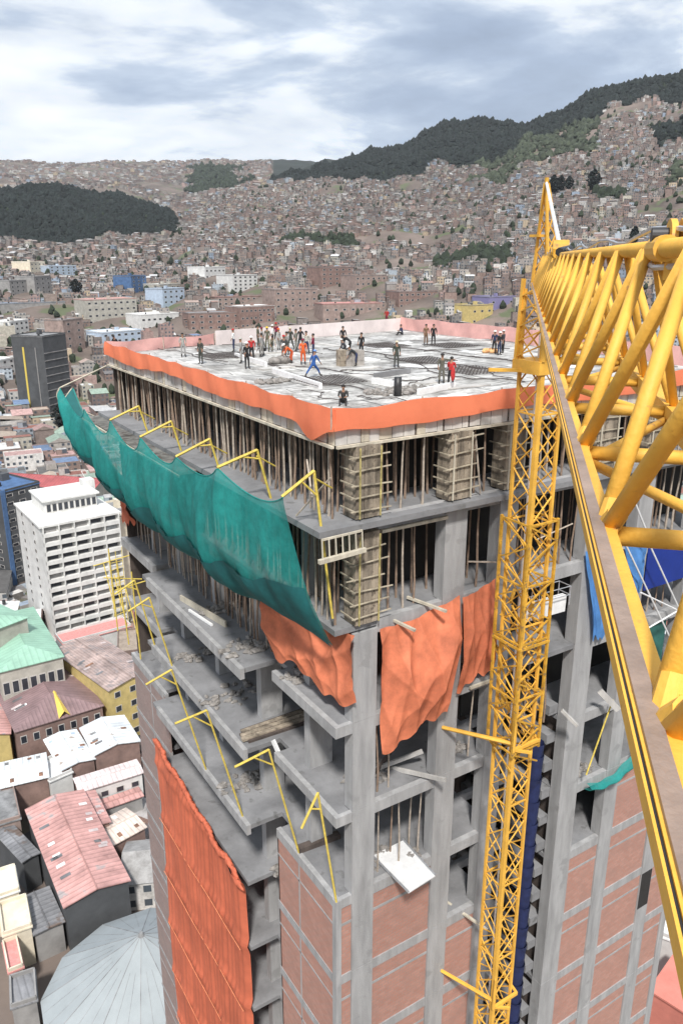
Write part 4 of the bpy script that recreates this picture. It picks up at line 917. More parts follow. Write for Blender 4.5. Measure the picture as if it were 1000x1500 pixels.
# ---------------------------------------------------------------- things lying on the deck
def at_deck(px, py, z=-.9): return hit(px, py, 2, z)
for i in range(4):
    q = at_deck(500 + i * 8, 536 - i * .4); b = MB(); b.box(q.x - .22, q.x + .3, q.y - .3, q.y + .3, -.9, .12 - .05 * (i % 2))
    for zz in (-.55, -.2): b.box(q.x - .235, q.x + .315, q.y - .315, q.y + .315, zz - .012, zz + .012)
    o = tag(b.build('block_stack', M['block' if i else 'wood']), ['brown stack of blocks at the left end of the row on the deck', 'grey stack of blocks second in the row on the deck', 'grey stack of blocks third in the row on the deck', 'grey stack of blocks at the right end of the row on the deck'][i], 'blocks')
b = MB(); q = at_deck(582, 580); b.tube(q, q + Vector((0, 0, .95)), .2, .19, 12); tag(b.build('black_drum', M['black'], None, True), 'tall black drum standing at the debris near the front of the deck', 'drum')
b = MB(); q = at_deck(411, 532)
for i in range(7): b.ball(q + Vector((random.uniform(-.5, .5), random.uniform(-.4, .4), .2)), .35, .3, .25, 8, 6, 0, .1)
tag(b.build('sack_pile', M['rubble'], None, True), 'heap of grey sacks lying left of the orange workers', 'sacks')
q = at_deck(716, 517); b = MB()
for i in range(5): b.ball(q + Vector((random.uniform(-.4, .4), random.uniform(-.4, .4), .15)), .25, .2, .2, 7, 5, 0, .15)
tag(b.build('bag_pile', cmat((.8, .45, .2)), None, True), 'small heap of orange and white bags left of the three workers by the mast', 'bags')
q = at_deck(663, 548, -.1); b = MB(); b.ball(q, .13, .11, .38, 10, 8, 0, .05); tag(b.build('red_bag', cmat(rd), None, True), 'long red bag held at the hip of a worker near the right tape', 'bag')
for (x, y, r, lb) in [(575, 575, 1.5, 'dark debris heap with rubble around the black drum'), (610, 572, 1.1, 'rubble heap right of the black drum'), (398, 560, 1.0, 'grey rubble heap near the left tape, in front of the crowd')]:
    q = at_deck(x, y); debris('rubble', lb, q.x, q.y, -.9, r, 60, 'rubble', 'rubble', .2)
for i, (a, c, lb) in enumerate([((612, 577), (665, 566), 'long white board lying by the debris near the right tape'), ((548, 553), (600, 545), 'grey raised board left of the camouflage worker'), ((545, 560), (596, 568), 'white board in front of the black drum'), ((400, 545), (470, 568), 'long white board along the left tape'), ((345, 522), (390, 536), 'pale board left of the crowd')]):
    plank(lb, at_deck(*a, -.84), at_deck(*c, -.84), .5, .08, 'white' if i != 1 else 'slab')
rr = random.Random(3)
cabs = [((280, 512), (420, 540)), ((385, 533), (560, 552)), ((470, 512), (590, 522)), ((540, 505), (750, 530)), ((600, 530), (760, 545)), ((640, 552), (770, 560)), ((430, 552), (540, 575)), ((555, 562), (645, 555)), ((600, 560), (610, 580)), ((500, 545), (640, 540)), ((620, 515), (745, 512)), ((560, 520), (660, 552)), ((330, 505), (470, 520)), ((600, 500), (720, 500)), ((690, 522), (790, 535)), ((520, 583), (600, 588)), ((230, 510), (330, 532)), ((450, 572), (500, 592)), ((670, 535), (750, 556)), ((860, 530), (990, 540)), ((830, 512), (980, 520))]
for i, (a, c) in enumerate(cabs):
    A, B = at_deck(*a), at_deck(*c); n = 14; b = MB(); ph = rr.uniform(0, 6)
    d = (B - A); nn = Vector((-d.y, d.x, 0)).normalized()
    b.path([A.lerp(B, t / n) + nn * (.35 * math.sin(ph + t * .7) + .12 * math.sin(t * 2.1)) + Vector((0, 0, .04 + .05 * abs(math.sin(t)))) for t in range(n + 1)], .035 if i < 12 else .026, 5)
    tag(b.build('cable', M['rebar']), 'dark cable or bar winding over the pale deck boards', 'cable', 'dark cables on the deck')
for i, (px_, py_, lb) in enumerate([(330, 523, 'rebar mat lying on the deck left of the crowd'), (480, 560, 'rebar mat lying near the striding blue worker'), (620, 530, 'rebar mat lying right of the lone green worker'), (690, 545, 'rebar mat lying near the right tape'), (560, 508, 'rebar mat lying behind the lone green worker'), (660, 508, 'rebar mat lying in front of the brown and black pair')]):
    q = at_deck(px_, py_); b = MB()
    for j in range(12): b.tube((q.x - 1.6, q.y - 1.6 + j * .29, -.78), (q.x + 1.6, q.y - 1.6 + j * .29 + .05, -.78), .018, None, 4); b.tube((q.x - 1.6 + j * .29, q.y - 1.6, -.76), (q.x - 1.55 + j * .29, q.y + 1.6, -.76), .018, None, 4)
    tag(b.build('rebar_mat', M['rebar']), lb, 'rebar mat')
nj = 0
for i in range(22):        # loose pale boards of differing size over the deck
    x, y = rr.uniform(1.2, 27), rr.uniform(1.2, 30); w, l, a = rr.uniform(.5, 1.2), rr.uniform(1.6, 3.2), rr.choice((.1, .12, 1.6, 1.7)) + rr.uniform(-.12, .12)
    c, s_ = math.cos(a), math.sin(a); z0 = -.895; t = rr.uniform(.02, .05)
    b = MB(); b.prism([(x + c * u * l / 2 - s_ * v_ * w / 2, y + s_ * u * l / 2 + c * v_ * w / 2) for u, v_ in ((-1, -1), (1, -1), (1, 1), (-1, 1))], z0, z0 + t + i * .0023)
    tag(b.build('loose_board', M['white'] if i % 3 == 0 else M['panel']), ('white' if i % 3 == 0 else 'grey') + ' form board lying loose on the deck ' + ('near the left tape' if x < 6 else 'near the right tape' if y < 6 else 'near the back screen' if y > 24 else 'near the pink barrier' if x > 22 else 'in its middle'), 'board', 'loose pale boards on the deck')
# ================================================================== VALLEY, HILLS, CITY
def elz(r, y): return CP.z + r * math.tan(-(PIT + math.atan((y - 750) / FPX)))
TB = {   # bearing column : (range m, height seen in the survey)
 -400: [(900, 440), (1300, 392), (1500, 366), (2000, 286), (2400, 302), (3300, 268), (4600, 246)],
 0: [(900, 440), (1300, 388), (1500, 364), (2000, 284), (2400, 302), (3300, 268), (4600, 246)],
 100: [(900, 440), (1300, 385), (1500, 362), (2000, 283), (2400, 300), (3300, 266), (4600, 247)],
 180: [(900, 438), (1300, 380), (1500, 352), (2000, 290), (2400, 300), (3300, 268), (4600, 243)],
 230: [(900, 434), (1300, 372), (1550, 342), (1950, 308), (2500, 308), (3300, 270), (4600, 240)],
 270: [(900, 430), (1300, 366), (1600, 332), (2000, 322), (2600, 305), (3400, 275), (4600, 238)],
 340: [(900, 428), (1300, 360), (1700, 315), (2100, 290), (2700, 288), (3500, 262), (4600, 236)],
 400: [(900, 426), (1300, 352), (1700, 305), (2200, 272), (2900, 262), (3600, 252), (4600, 234)],
 440: [(900, 424), (1250, 352), (1700, 300), (2200, 264), (2700, 252), (3400, 250), (4600, 236)],
 480: [(900, 420), (1200, 355), (1700, 298), (2100, 262), (2600, 235), (3200, 245), (4600, 240)],
 560: [(900, 412), (1150, 362), (1600, 300), (2000, 260), (2500, 219), (3000, 225), (4600, 245)],
 650: [(900, 402), (1100, 368), (1500, 300), (1900, 252), (2400, 189), (3000, 210), (4600, 245)],
 700: [(860, 400), (1050, 368), (1500, 285), (1850, 240), (2350, 181), (3000, 206), (4600, 240)],
 765: [(850, 398), (1000, 368), (1450, 270), (1800, 222), (2300, 191), (3000, 200), (4600, 230)],
 800: [(850, 396), (1000, 366), (1450, 262), (1800, 214), (2250, 178), (3000, 190), (4600, 230)],
 850: [(840, 394), (980, 362), (1400, 262), (1700, 205), (2200, 143), (3000, 175), (4600, 220)],
 940: [(830, 390), (950, 356), (1350, 255), (1650, 195), (2100, 130), (3000, 170), (4600, 210)],
 1000: [(820, 388), (930, 352), (1300, 248), (1600, 185), (2050, 119), (3000, 165), (4600, 210)],
 1400: [(820, 385), (930, 350), (1300, 245), (1600, 180), (2050, 105), (3000, 160), (4600, 210)]}
TX = sorted(TB)
RR = [0, 330, 560]
def zcol(x):
    rows = TB[x]; rs = RR + [q[0] for q in rows] + [6000, 9000]; zs = [GZ, GZ, GZ + 6] + [elz(*q) for q in rows]; zs += [zs[-1] - 120, zs[-1] - 160]
    return rs, zs
ZC = {x: zcol(x) for x in TX}
def ground(x, y, rough=True):
    dx, dy = x - CP.x, y - CP.y; r = math.hypot(dx, dy); a = math.atan2(dx, dy) - YAW
    a = (a + math.pi) % (2 * math.pi) - math.pi
    px = 500 + 1217 * math.tan(max(-.64, min(.64, a)))
    px = max(-399.9, min(1399.9, px)); i = max(0, np.searchsorted(TX, px) - 1); x0, x1 = TX[i], TX[i + 1]; t = (px - x0) / (x1 - x0); t = t * t * (3 - 2 * t)
    z = np.interp(r, *ZC[x0]) * (1 - t) + np.interp(r, *ZC[x1]) * t
    if rough and r > 620:
        k = min(1, (r - 620) / 500)
        z += k * (7 * math.sin(x * .011 + 1.3) * math.sin(y * .013) + 4 * math.sin(x * .031 + y * .017) + 2.2 * math.sin(x * .07 - y * .05) + 3.5 * math.sin(a * 60 + 2 * math.sin(r * .004)))
    return z
def bearing(x, y):
    dx, dy = x - CP.x, y - CP.y; a = math.atan2(dx, dy) - YAW
    return math.hypot(dx, dy), 500 + 1217 * math.tan(max(-1.3, min(1.3, a)))
# ---- forest regions, in bearing column and range
def inforest(x, y):
    r, p = bearing(x, y)
    w = 14 * math.sin(r * .02 + p * .05) + 9 * math.sin(p * .11) + 60 * 0
    if p < 262 and 1530 < r < 2080 and p < 255 - (r - 1800) * .02 + w * .5: return 1
    if p > 400 and r > np.interp(p, [400, 480, 560, 640, 700, 765, 800, 850, 940, 1000], [2330, 2080, 1950, 1920, 1900, 1880, 1900, 1900, 1850, 1800]) + w * 3: return 1
    if 640 < p < 745 and 905 + abs(p - 700) * .7 + w < r < 1010 + w: return 2
    if 688 + w < p < 860 and 1530 + w * 2 + abs(p - 790) * .8 < r < 1950: return 3
    if p > 925 + w and 1480 < r < 1640: return 1
    if 285 < p + w < 360 and 2900 < r < 4200: return 2
    if 425 < p + w < 520 and 1180 < r < 1250: return 2
    if 850 < p + w * 2 < 905 and 1180 < r < 1260: return 2
    if 1000 > p + w > 950 and 1180 < r < 1300: return 3
    return 0
random.seed(11)
azs = sorted(set([round(-.62 + i * .0042, 5) for i in range(296)] + [-3.14159 + i * .11 for i in range(24)] + [.66 + i * .11 for i in range(23)] + [3.14159]))
rs = [0, 150, 330, 450] + [560 + 13 * i for i in range(150)] + [2520 + 60 * i for i in range(40)] + [5000, 6000, 9000]
verts = [(CP.x + r * math.sin(a + YAW), CP.y + r * math.cos(a + YAW), ground(CP.x + r * math.sin(a + YAW), CP.y + r * math.cos(a + YAW))) for r in rs for a in azs]
na = len(azs); faces = [(j * na + i, j * na + i + 1, (j + 1) * na + i + 1, (j + 1) * na + i) for j in range(len(rs) - 1) for i in range(na - 1)]
me = bpy.data.meshes.new('terrain'); me.from_pydata(verts, [], faces)
gm = mat('dusty_ground', (.165, .13, .11), .95, .4, .012, .4, .2, 0, False, (.03, .56, (.10, .115, .06)))
me.materials.append(gm); me.polygons.foreach_set('use_smooth', [True] * len(faces)); me.update()
ca = me.color_attributes.new('cover', 'FLOAT_COLOR', 'POINT')
ca.data.foreach_set('color', [x for v in verts for x in ((1, 1, 1, 1) if inforest(v[0], v[1]) in (1, 2) else (0, 0, 0, 1))])
t_ = gm.node_tree; p_ = t_.nodes['Principled BSDF']; sc_ = p_.inputs['Base Color'].links[0].from_socket; at_ = tn(t_, 'ShaderNodeAttribute'); at_.attribute_name = 'cover'
x_ = tn(t_, 'ShaderNodeMix', data_type='RGBA'); t_.links.new(at_.outputs['Fac'], x_.inputs[0]); t_.links.new(sc_, x_.inputs[6]); x_.inputs[7].default_value = (.016, .022, .016, 1); t_.links.new(x_.outputs[2], p_.inputs['Base Color'])
te = bpy.data.objects.new('terrain', me); COL.objects.link(te); tag(te, kind='structure')
b = MB(); b.face([(CP.x - 420, CP.y - 300, GZ + .05), (CP.x + 420, CP.y - 300, GZ + .05), (CP.x + 420, CP.y + 330, GZ + .05), (CP.x - 420, CP.y + 330, GZ + .05)]) if False else None
FOR = {1: MB(), 2: MB(), 3: MB()}
def clump(b, x, y, z, w, h, rnd):
    k = len(b.v); n = 5; a0 = rnd.uniform(0, 6)
    for (fr_r, fz) in ((.55, 0), (1, .35), (.72, .75)):
        for i in range(n):
            a = a0 + 6.283 * i / n; q = w * fr_r * rnd.uniform(.7, 1.25); b.v.append((x + math.cos(a) * q, y + math.sin(a) * q, z + h * fz * rnd.uniform(.85, 1.15)))
    b.v.append((x + rnd.uniform(-.2, .2) * w, y, z + h * rnd.uniform(.95, 1.2)))
    def F(f): b.f.append(f); b.uv.append([(0, 0)] * len(f)); b.mi.append(0); b.col.append(None)
    for j in range(2):
        for i in range(n): F([k + j * n + i, k + j * n + (i + 1) % n, k + (j + 1) * n + (i + 1) % n, k + (j + 1) * n + i])
    for i in range(n): F([k + 2 * n + i, k + 2 * n + (i + 1) % n, k + 3 * n])
rnd = random.Random(5); cnt = 0
def polar(p, r):
    a = YAW + math.atan((p - 500) / 1217); return CP.x + r * math.sin(a), CP.y + r * math.cos(a)
for (p0, p1, r0, r1, n) in [(-300, 262, 1520, 2100, 15000), (395, 1350, 1790, 2520, 27000), (630, 760, 890, 1030, 900), (680, 870, 1500, 1960, 2600), (915, 1350, 1470, 1650, 1500), (270, 375, 2850, 4250, 2200), (410, 535, 1170, 1260, 200), (840, 915, 1170, 1270, 130), (940, 1010, 1170, 1310, 150)]:
    for _ in range(n):
        x, y = polar(rnd.uniform(p0, p1), rnd.uniform(r0, r1)); f = inforest(x, y)
        if not f: continue
        if f == 3 and rnd.random() < .45: continue
        s = rnd.uniform(.6, 1.25) * (1 if r0 < 2800 else 1.6) * (.8 if rnd.random() < .7 else 1.25); clump(FOR[f], x, y, ground(x, y) - 1.5, 5.0 * s, 8.5 * s * rnd.uniform(.7, 1.3), rnd)
for f, c, lb in ((1, (.010, .016, .014), 'dark eucalyptus and pine forest covering the ridge tops and the left spur'), (2, (.028, .040, .022), 'dark green tree patches between the hillside houses'), (3, (.055, .068, .042), 'thinner grey green woodland on the upper right slope')):
    tag(FOR[f].build('forest', mat('forest_%d' % f, c, .95, .45, .06)), lb, 'forest', None, 'stuff')
# ---- houses
BR = [(0.274, 0.201, 0.174), (0.3, 0.215, 0.184), (0.256, 0.187, 0.164), (0.329, 0.26, 0.225), (0.24, 0.186, 0.167), (0.294, 0.232, 0.205), (0.235, 0.204, 0.188)]
GR = [(.30, .27, .25), (.36, .33, .30), (.24, .225, .21), (.42, .40, .37)]
PA = [(.55, .53, .50), (.48, .45, .38), (.40, .45, .50), (.52, .42, .30), (.62, .60, .57), (.42, .30, .27), (.30, .36, .44)]
RF = [(.37, .35, .34), (.46, .45, .44), (.30, .26, .24), (.33, .22, .19), (.62, .62, .62), (.24, .22, .21), (.40, .31, .27), (.20, .19, .19)]
def hx(c, rnd, a): k = rnd.uniform(.8, 1.15); return (c[0] * k, c[1] * k, c[2] * k, a)
def house_mb(b, x, y, z, w, d, h, ang, rnd, roof=None, kind=None, wallc=None, roofc=None, base=8):
    c, s = math.cos(ang), math.sin(ang)
    W_ = lambda u, v, zz: (x + c * u - s * v, y + s * u + c * v, zz)
    wc = hx(wallc or kind or rnd.choice(BR), rnd, 1); wn = (*wc[:3], 0); rc = hx(roofc or rnd.choice(RF), rnd, 0)
    z0, z1 = z - base, z + h; P = [(-w / 2, -d / 2), (w / 2, -d / 2), (w / 2, d / 2), (-w / 2, d / 2)]
    for i in range(4):
        a, e = P[i], P[(i + 1) % 4]; L_ = math.hypot(e[0] - a[0], e[1] - a[1]); blank = rnd.random() < .22
        b.face([W_(*a, z0), W_(*e, z0), W_(*e, z1), W_(*a, z1)], [(0, z0 - z), (L_, z0 - z), (L_, z1 - z), (0, z1 - z)], 0, wn if blank else wc)
    if roof == 'gable':
        q = min(w, d) * .22; e_ = .35
        r0, r1 = W_(-w / 2 - e_, 0, z1 + q), W_(w / 2 + e_, 0, z1 + q); A, B, C_, D = W_(-w / 2 - e_, -d / 2 - e_, z1), W_(w / 2 + e_, -d / 2 - e_, z1), W_(w / 2 + e_, d / 2 + e_, z1), W_(-w / 2 - e_, d / 2 + e_, z1)
        b.face([A, B, r1, r0], None, 0, rc); b.face([C_, D, r0, r1], None, 0, (rc[0] * .97, rc[1] * .97, rc[2] * .97, 0)); b.face([B, C_, r1], None, 0, wn); b.face([D, A, r0], None, 0, wn); b.face([D, C_, B, A], None, 0, wn)
    elif roof == 'shed':
        q = .12 * d; b.face([W_(-w / 2 - .3, -d / 2 - .3, z1), W_(w / 2 + .3, -d / 2 - .3, z1), W_(w / 2 + .3, d / 2 + .3, z1 + q), W_(-w / 2 - .3, d / 2 + .3, z1 + q)], None, 0, rc)
        b.face([W_(w / 2, d / 2, z1), W_(-w / 2, d / 2, z1), W_(-w / 2, d / 2, z1 + q), W_(w / 2, d / 2, z1 + q)], None, 0, wn)
    else:
        b.face([W_(*p, z1 - .5) for p in P], None, 0, rc); t = .25
        Q = [(-w / 2 + t, -d / 2 + t), (w / 2 - t, -d / 2 + t), (w / 2 - t, d / 2 - t), (-w / 2 + t, d / 2 - t)]
        for i in range(4):
            j = (i + 1) % 4; b.face([W_(*P[i], z1), W_(*P[j], z1), W_(*Q[j], z1), W_(*Q[i], z1)], None, 0, wn); b.face([W_(*Q[j], z1 - .5), W_(*Q[i], z1 - .5), W_(*Q[i], z1), W_(*Q[j], z1)], None, 0, wn)
        if rnd.random() < .55:
            u, v_ = rnd.uniform(-w / 4, w / 4), rnd.uniform(-d / 4, d / 4); ww, dd, hh = w * rnd.uniform(.2, .45), d * rnd.uniform(.2, .45), rnd.uniform(2, 3.2)
            R4 = [(u - ww / 2, v_ - dd / 2), (u + ww / 2, v_ - dd / 2), (u + ww / 2, v_ + dd / 2), (u - ww / 2, v_ + dd / 2)]
            for i in range(4): j = (i + 1) % 4; b.face([W_(*R4[i], z1 - .5), W_(*R4[j], z1 - .5), W_(*R4[j], z1 + hh - .5), W_(*R4[i], z1 + hh - .5)], [(0, .5), (1.4, .5), (1.4, 2), (0, 2)], 0, wn if i % 2 else wc)
            b.face([W_(*p, z1 + hh - .5) for p in R4], None, 0, hx(rnd.choice(RF), rnd, 0))
rnd = random.Random(21)
occ = {}
def free(x, y, rad, put=True):
    g = 14; i, j = int(x // g), int(y // g)
    for a in (-1, 0, 1):
        for c in (-1, 0, 1):
            for (X, Y, Q) in occ.get((i + a, j + c), ()):
                if (X - x) ** 2 + (Y - y) ** 2 < (rad + Q) ** 2: return False
    if put: occ.setdefault((i, j), []).append((x, y, rad))
    return True
def sang(x, y): return .6 + .5 * math.sin(x * .004 + 1) + .4 * math.sin(y * .003) + rnd.choice((0, 1.5708))
# ---- scattered hillside trees as clumps in one object
TMB = MB()
for _ in range(2600):
    x, y = polar(rnd.uniform(-100, 1100), math.sqrt(rnd.uniform(500 ** 2, 2100 ** 2)))
    if free(x, y, 2.2): s = rnd.uniform(.5, 1.1); clump(TMB, x, y, ground(x, y) - .5, 3.4 * s, 8 * s, rnd)
tag(TMB.build('scattered_trees', bpy.data.materials['forest_2']), 'small dark trees dotted among the hillside houses', 'trees', None, 'stuff')
# ================================================================== NAMED BUILDINGS OF THE CITY FLOOR (left side of the picture and behind the deck)
def cornersq(A, B, C_):
    """A front corner, B along the front, C_ along the side; made square"""
    A, B, C_ = Vector(A[:2]), Vector(B[:2]), Vector(C_[:2]); u = (B - A); n = Vector((-u.y, u.x)).normalized(); d = (C_ - A).dot(n)
    return A, u, n * d
LOWOCC = []
def reserve(A, u, v_): LOWOCC.append((A, u, v_))
def taken(x, y, pad=3):
    P = Vector((x, y))
    for A, u, v_ in LOWOCC:
        q = P - A; s = q.dot(u) / u.length; t = q.dot(v_) / v_.length
        if -pad < s < u.length + pad and -pad < t < v_.length + pad: return True
    return False
def win(parent, A, dirv, nrm, s, z, w, h, glass='glassdark', frame=None):
    a = A + dirv * s; b = MB(); o = nrm * .07; i = -nrm * .12
    b.prism([tuple(a + o), tuple(a + dirv * w + o), tuple(a + dirv * w + i), tuple(a + i)], z, z + h); wn_ = part('window', b, M[frame or 'frame'], parent)
    b = MB(); e = w * .1; o = nrm * .085; i = nrm * .02; b.prism([tuple(a + dirv * e + o), tuple(a + dirv * (w - e) + o), tuple(a + dirv * (w - e) + i), tuple(a + dirv * e + i)], z + h * .08, z + h * .92); part('pane', b, M[glass], wn_)
    return wn_
M['glassdark'] = mat('glass_dark', (.035, .04, .05), .25, .3, .3); M['glasslight'] = mat('glass_curtain', (.34, .36, .37), .4, .25, .5)
M['frame'] = mat('window_frame', (.5, .48, .45), .7, .1, 3)
def rgb(name, c, **k):
    if name not in M: M[name] = mat(name, c, **k)
    return name
def building(name, label, cat, A, u, v_, z0, z1, wall, roofm, roof='flat', rows=0, cols=0, cols2=0, rise=.25, group=None, over=.4, win_h=1.5, win_w=1.3, glass='glassdark', parapet=True, z_first=None, axis=None, extras=True, sky=0, patch=('corrwp', 'roofwhite', 'corrwp', 'corrgrey')):
    """box with real roof; windows on the front (A->A+u) and on the side (A->A+v)"""
    reserve(A, u, v_); C0 = A + u / 2 + v_ / 2; r = empty(name, label, cat, (C0.x, C0.y, z0), group); U_, V_ = u.normalized(), v_.normalized(); lu, lv = u.length, v_.length
    P = [A, A + u, A + u + v_, A + v_]; b = MB(); b.prism([tuple(p) for p in P], z0, z1); part('wall', b, M[wall], r)
    nu, nv = -V_, -U_
    if roof == 'flat':
        b = MB(); b.prism([tuple(A - (U_ + V_) * .25), tuple(A + u + (U_ - V_) * .25), tuple(A + u + v_ + (U_ + V_) * .25), tuple(A + v_ + (V_ - U_) * .25)], z1 + .004, z1 + .3)
        rf = part('roof', b, M[roofm], r)
        if parapet:
            b = MB()
            for a, c in ((0, 1), (1, 2), (2, 3), (3, 0)):
                d = (P[c] - P[a]).normalized(); n = Vector((d.y, -d.x)) * .12; b.prism([tuple(P[a] + n), tuple(P[c] + n), tuple(P[c] - n), tuple(P[a] - n)], z1 + .304, z1 + .95)
            part('parapet', b, M[wall], r)
    else:
        q = rise; o = over; long_u = lu >= lv if axis is None else axis == 'u'
        if long_u: d1, d2, l1, l2 = U_, V_, lu, lv
        else: d1, d2, l1, l2 = V_, U_, lv, lu
        E0 = A - d1 * o - d2 * o; K = lambda s, t, z: (*(E0 + d1 * s + d2 * t), z)
        L1, L2 = l1 + 2 * o, l2 + 2 * o; zr = z1 + q * L2 / 2; b = MB(); in_ = L2 * .42 if roof == 'hip' else 0; sl_ = math.hypot(L2 / 2, zr - z1)
        th = .14
        def F(pts, uv): b.face(pts, uv); b.face([(p[0], p[1], p[2] - th) for p in pts][::-1], uv[::-1])
        F([K(0, 0, z1 + th), K(L1, 0, z1 + th), K(L1 - in_, L2 / 2, zr), K(in_, L2 / 2, zr)], [(0, 0), (L1, 0), (L1 - in_, sl_), (in_, sl_)])
        F([K(L1, L2, z1 + th), K(0, L2, z1 + th), K(in_, L2 / 2, zr), K(L1 - in_, L2 / 2, zr)], [(0, 0), (L1, 0), (L1 - in_, sl_), (in_, sl_)])
        if roof == 'hip':
            F([K(L1, 0, z1 + th), K(L1, L2, z1 + th), K(L1 - in_, L2 / 2, zr)], [(0, 0), (L2, 0), (L2 / 2, in_)]); F([K(0, L2, z1 + th), K(0, 0, z1 + th), K(in_, L2 / 2, zr)], [(0, 0), (L2, 0), (L2 / 2, in_)])
        rf = part('roof', b, M[roofm], r)
        if roof == 'gable':
            b = MB()
            for s in (o, L1 - o - .2):
                b.face([K(s, o, z1), K(s, L2 - o, z1), K(s, L2 / 2, zr - .25)]); b.face([K(s + .2, o, z1), K(s + .2, L2 - o, z1), K(s + .2, L2 / 2, zr - .25)][::-1])
            part('gable_wall', b, M[wall], r)
        for q_ in range(sky):
            t0 = random.uniform(.12, .85); side = random.random() < .6; w0 = random.uniform(.10, .28); ln = random.uniform(.2, .32); s0 = in_ * .8 + (L1 - 1.6 * in_) * t0
            def SP(s, w): yy = L2 / 2 * w if side else L2 - L2 / 2 * w; return K(s, yy, z1 + th + (zr - z1 - th) * w + .05)
            b = MB(); b.face([SP(s0, w0), SP(s0 + .8, w0), SP(s0 + .8, w0 + ln), SP(s0, w0 + ln)] if side else [SP(s0 + .8, w0), SP(s0, w0), SP(s0, w0 + ln), SP(s0 + .8, w0 + ln)]); part('roof_sheet', b, M[random.choice(patch)], rf)
        b = MB(); b.tube(K(in_, L2 / 2, zr + .02), K(L1 - in_, L2 / 2, zr + .02), .13, None, 6); part('ridge_cap', b, M[roofm], rf)
    if rows:
        fh = (z1 - (z_first if z_first is not None else z0)) / rows
        for i in range(rows):
            z = z1 - fh * (i + 1) + fh * .3
            for j in range(cols): win(r, A, U_, nu, lu * (j + .5) / cols - win_w / 2, z, win_w, win_h, glass)
            for j in range(cols2): win(r, A, V_, nv, lv * (j + .5) / cols2 - win_w / 2, z, win_w, win_h, glass)
    if roof == 'flat' and extras and min(lu, lv) > 7:
        q = A + u * .55 + v_ * .5; b = MB(); b.prism([tuple(q), tuple(q + U_ * 3), tuple(q + U_ * 3 + V_ * 2.5), tuple(q + V_ * 2.5)], z1 + .3, z1 + 2.9); part('rooftop_shed', b, M[wall], r)
        b = MB(); q = A + u * .25 + v_ * .3; b.tube((*q, z1 + .3), (*q, z1 + 1.7), .75, .7, 12); part('water_tank', b, M['black'], r)
    return r
def P2(px, py, z): q = hit(px, py, 2, z); return (q.x, q.y)
def bpx(name, label, cat, a, b_, c, z1, z0=GZ, **k):
    A, u, v_ = cornersq(P2(*a, z1), P2(*b_, z1), P2(*c, z1)); w = k.pop('wall'); rm = k.pop('roofm')
    return building(name, label, cat, A, u, v_, z0, z1, w, rm, **k)
rgb('cream', (.72, .64, .50), var=.15, scale=.4); rgb('ochre', (.55, .43, .17), var=.15, scale=.5); rgb('graywall', (.30, .29, .28), var=.2, scale=.3); rgb('salmon', (.62, .22, .17), var=.12, scale=.3)
rgb('paleblue', (.42, .50, .60), var=.12, scale=.4); rgb('bluewall', (.07, .14, .28), var=.2, scale=.4); rgb('roofwhite', (.82, .82, .80), var=.18, scale=.4, streak=True); rgb('rooftan', (.50, .40, .32), var=.3, scale=.3)
rgb('darkwall', (.075, .078, .082), var=.2, scale=.2); rgb('brickfar', (.25, .165, .14), var=.25, scale=.3); rgb('brickfar2', (.32, .24, .21), var=.25, scale=.3); rgb('whitewall', (.64, .635, .615), var=.14, scale=.3)
rgb('bluegreyroof', (.22, .28, .36), var=.2, scale=.3); rgb('roofdarkred', (.25, .11, .10), var=.2, scale=.3); rgb('roofgrey', (.26, .26, .26), var=.35, scale=.4); rgb('roofdark', (.12, .115, .11), var=.4, scale=.5); rgb('beige', (.42, .40, .35), var=.2, scale=.3)
rgb('rust', (.26, .14, .09), var=.4, scale=1)
M['corrpink'] = corr('roof_pink', (.58, .32, .29), 1.1, 0, .25, .6, (.25, .62, (.38, .33, .32))); M['corrmauve'] = corr('roof_mauve', (.25, .165, .165), .9, 0, .2, .6, (.3, .68, (.34, .27, .26)))
M['corrwhite'] = corr('roof_pale', (.80, .84, .88), 1.2, 0, .2, .45, (.5, .63, (.45, .38, .33))); M['corrgreen'] = corr('roof_green', (.30, .50, .38), 1.4, 0, .12, .55, None, .75); M['corrtan'] = corr('roof_tan', (.72, .60, .52), 1.0, 0, .25, .6)
M['slate'] = corr('roof_slate', (.42, .32, .29), .7, 1, .35, .7, (.7, .55, (.30, .25, .24))); M['corrgrey'] = corr('roof_corr_grey', (.25, .25, .26), 1., 0, .3, .6, (.3, .6, (.16, .12, .1))); M['corrred'] = corr('roof_red', (.40, .10, .10), 1.4, 0, .2, .6); M['corrwp'] = corr('roof_whitepink', (.78, .66, .64), 1., 0, .2, .6)
M['bandwhite'] = mat('band_white', (.68, .675, .65), .8, .12, .35, 0, 1, 0, True)
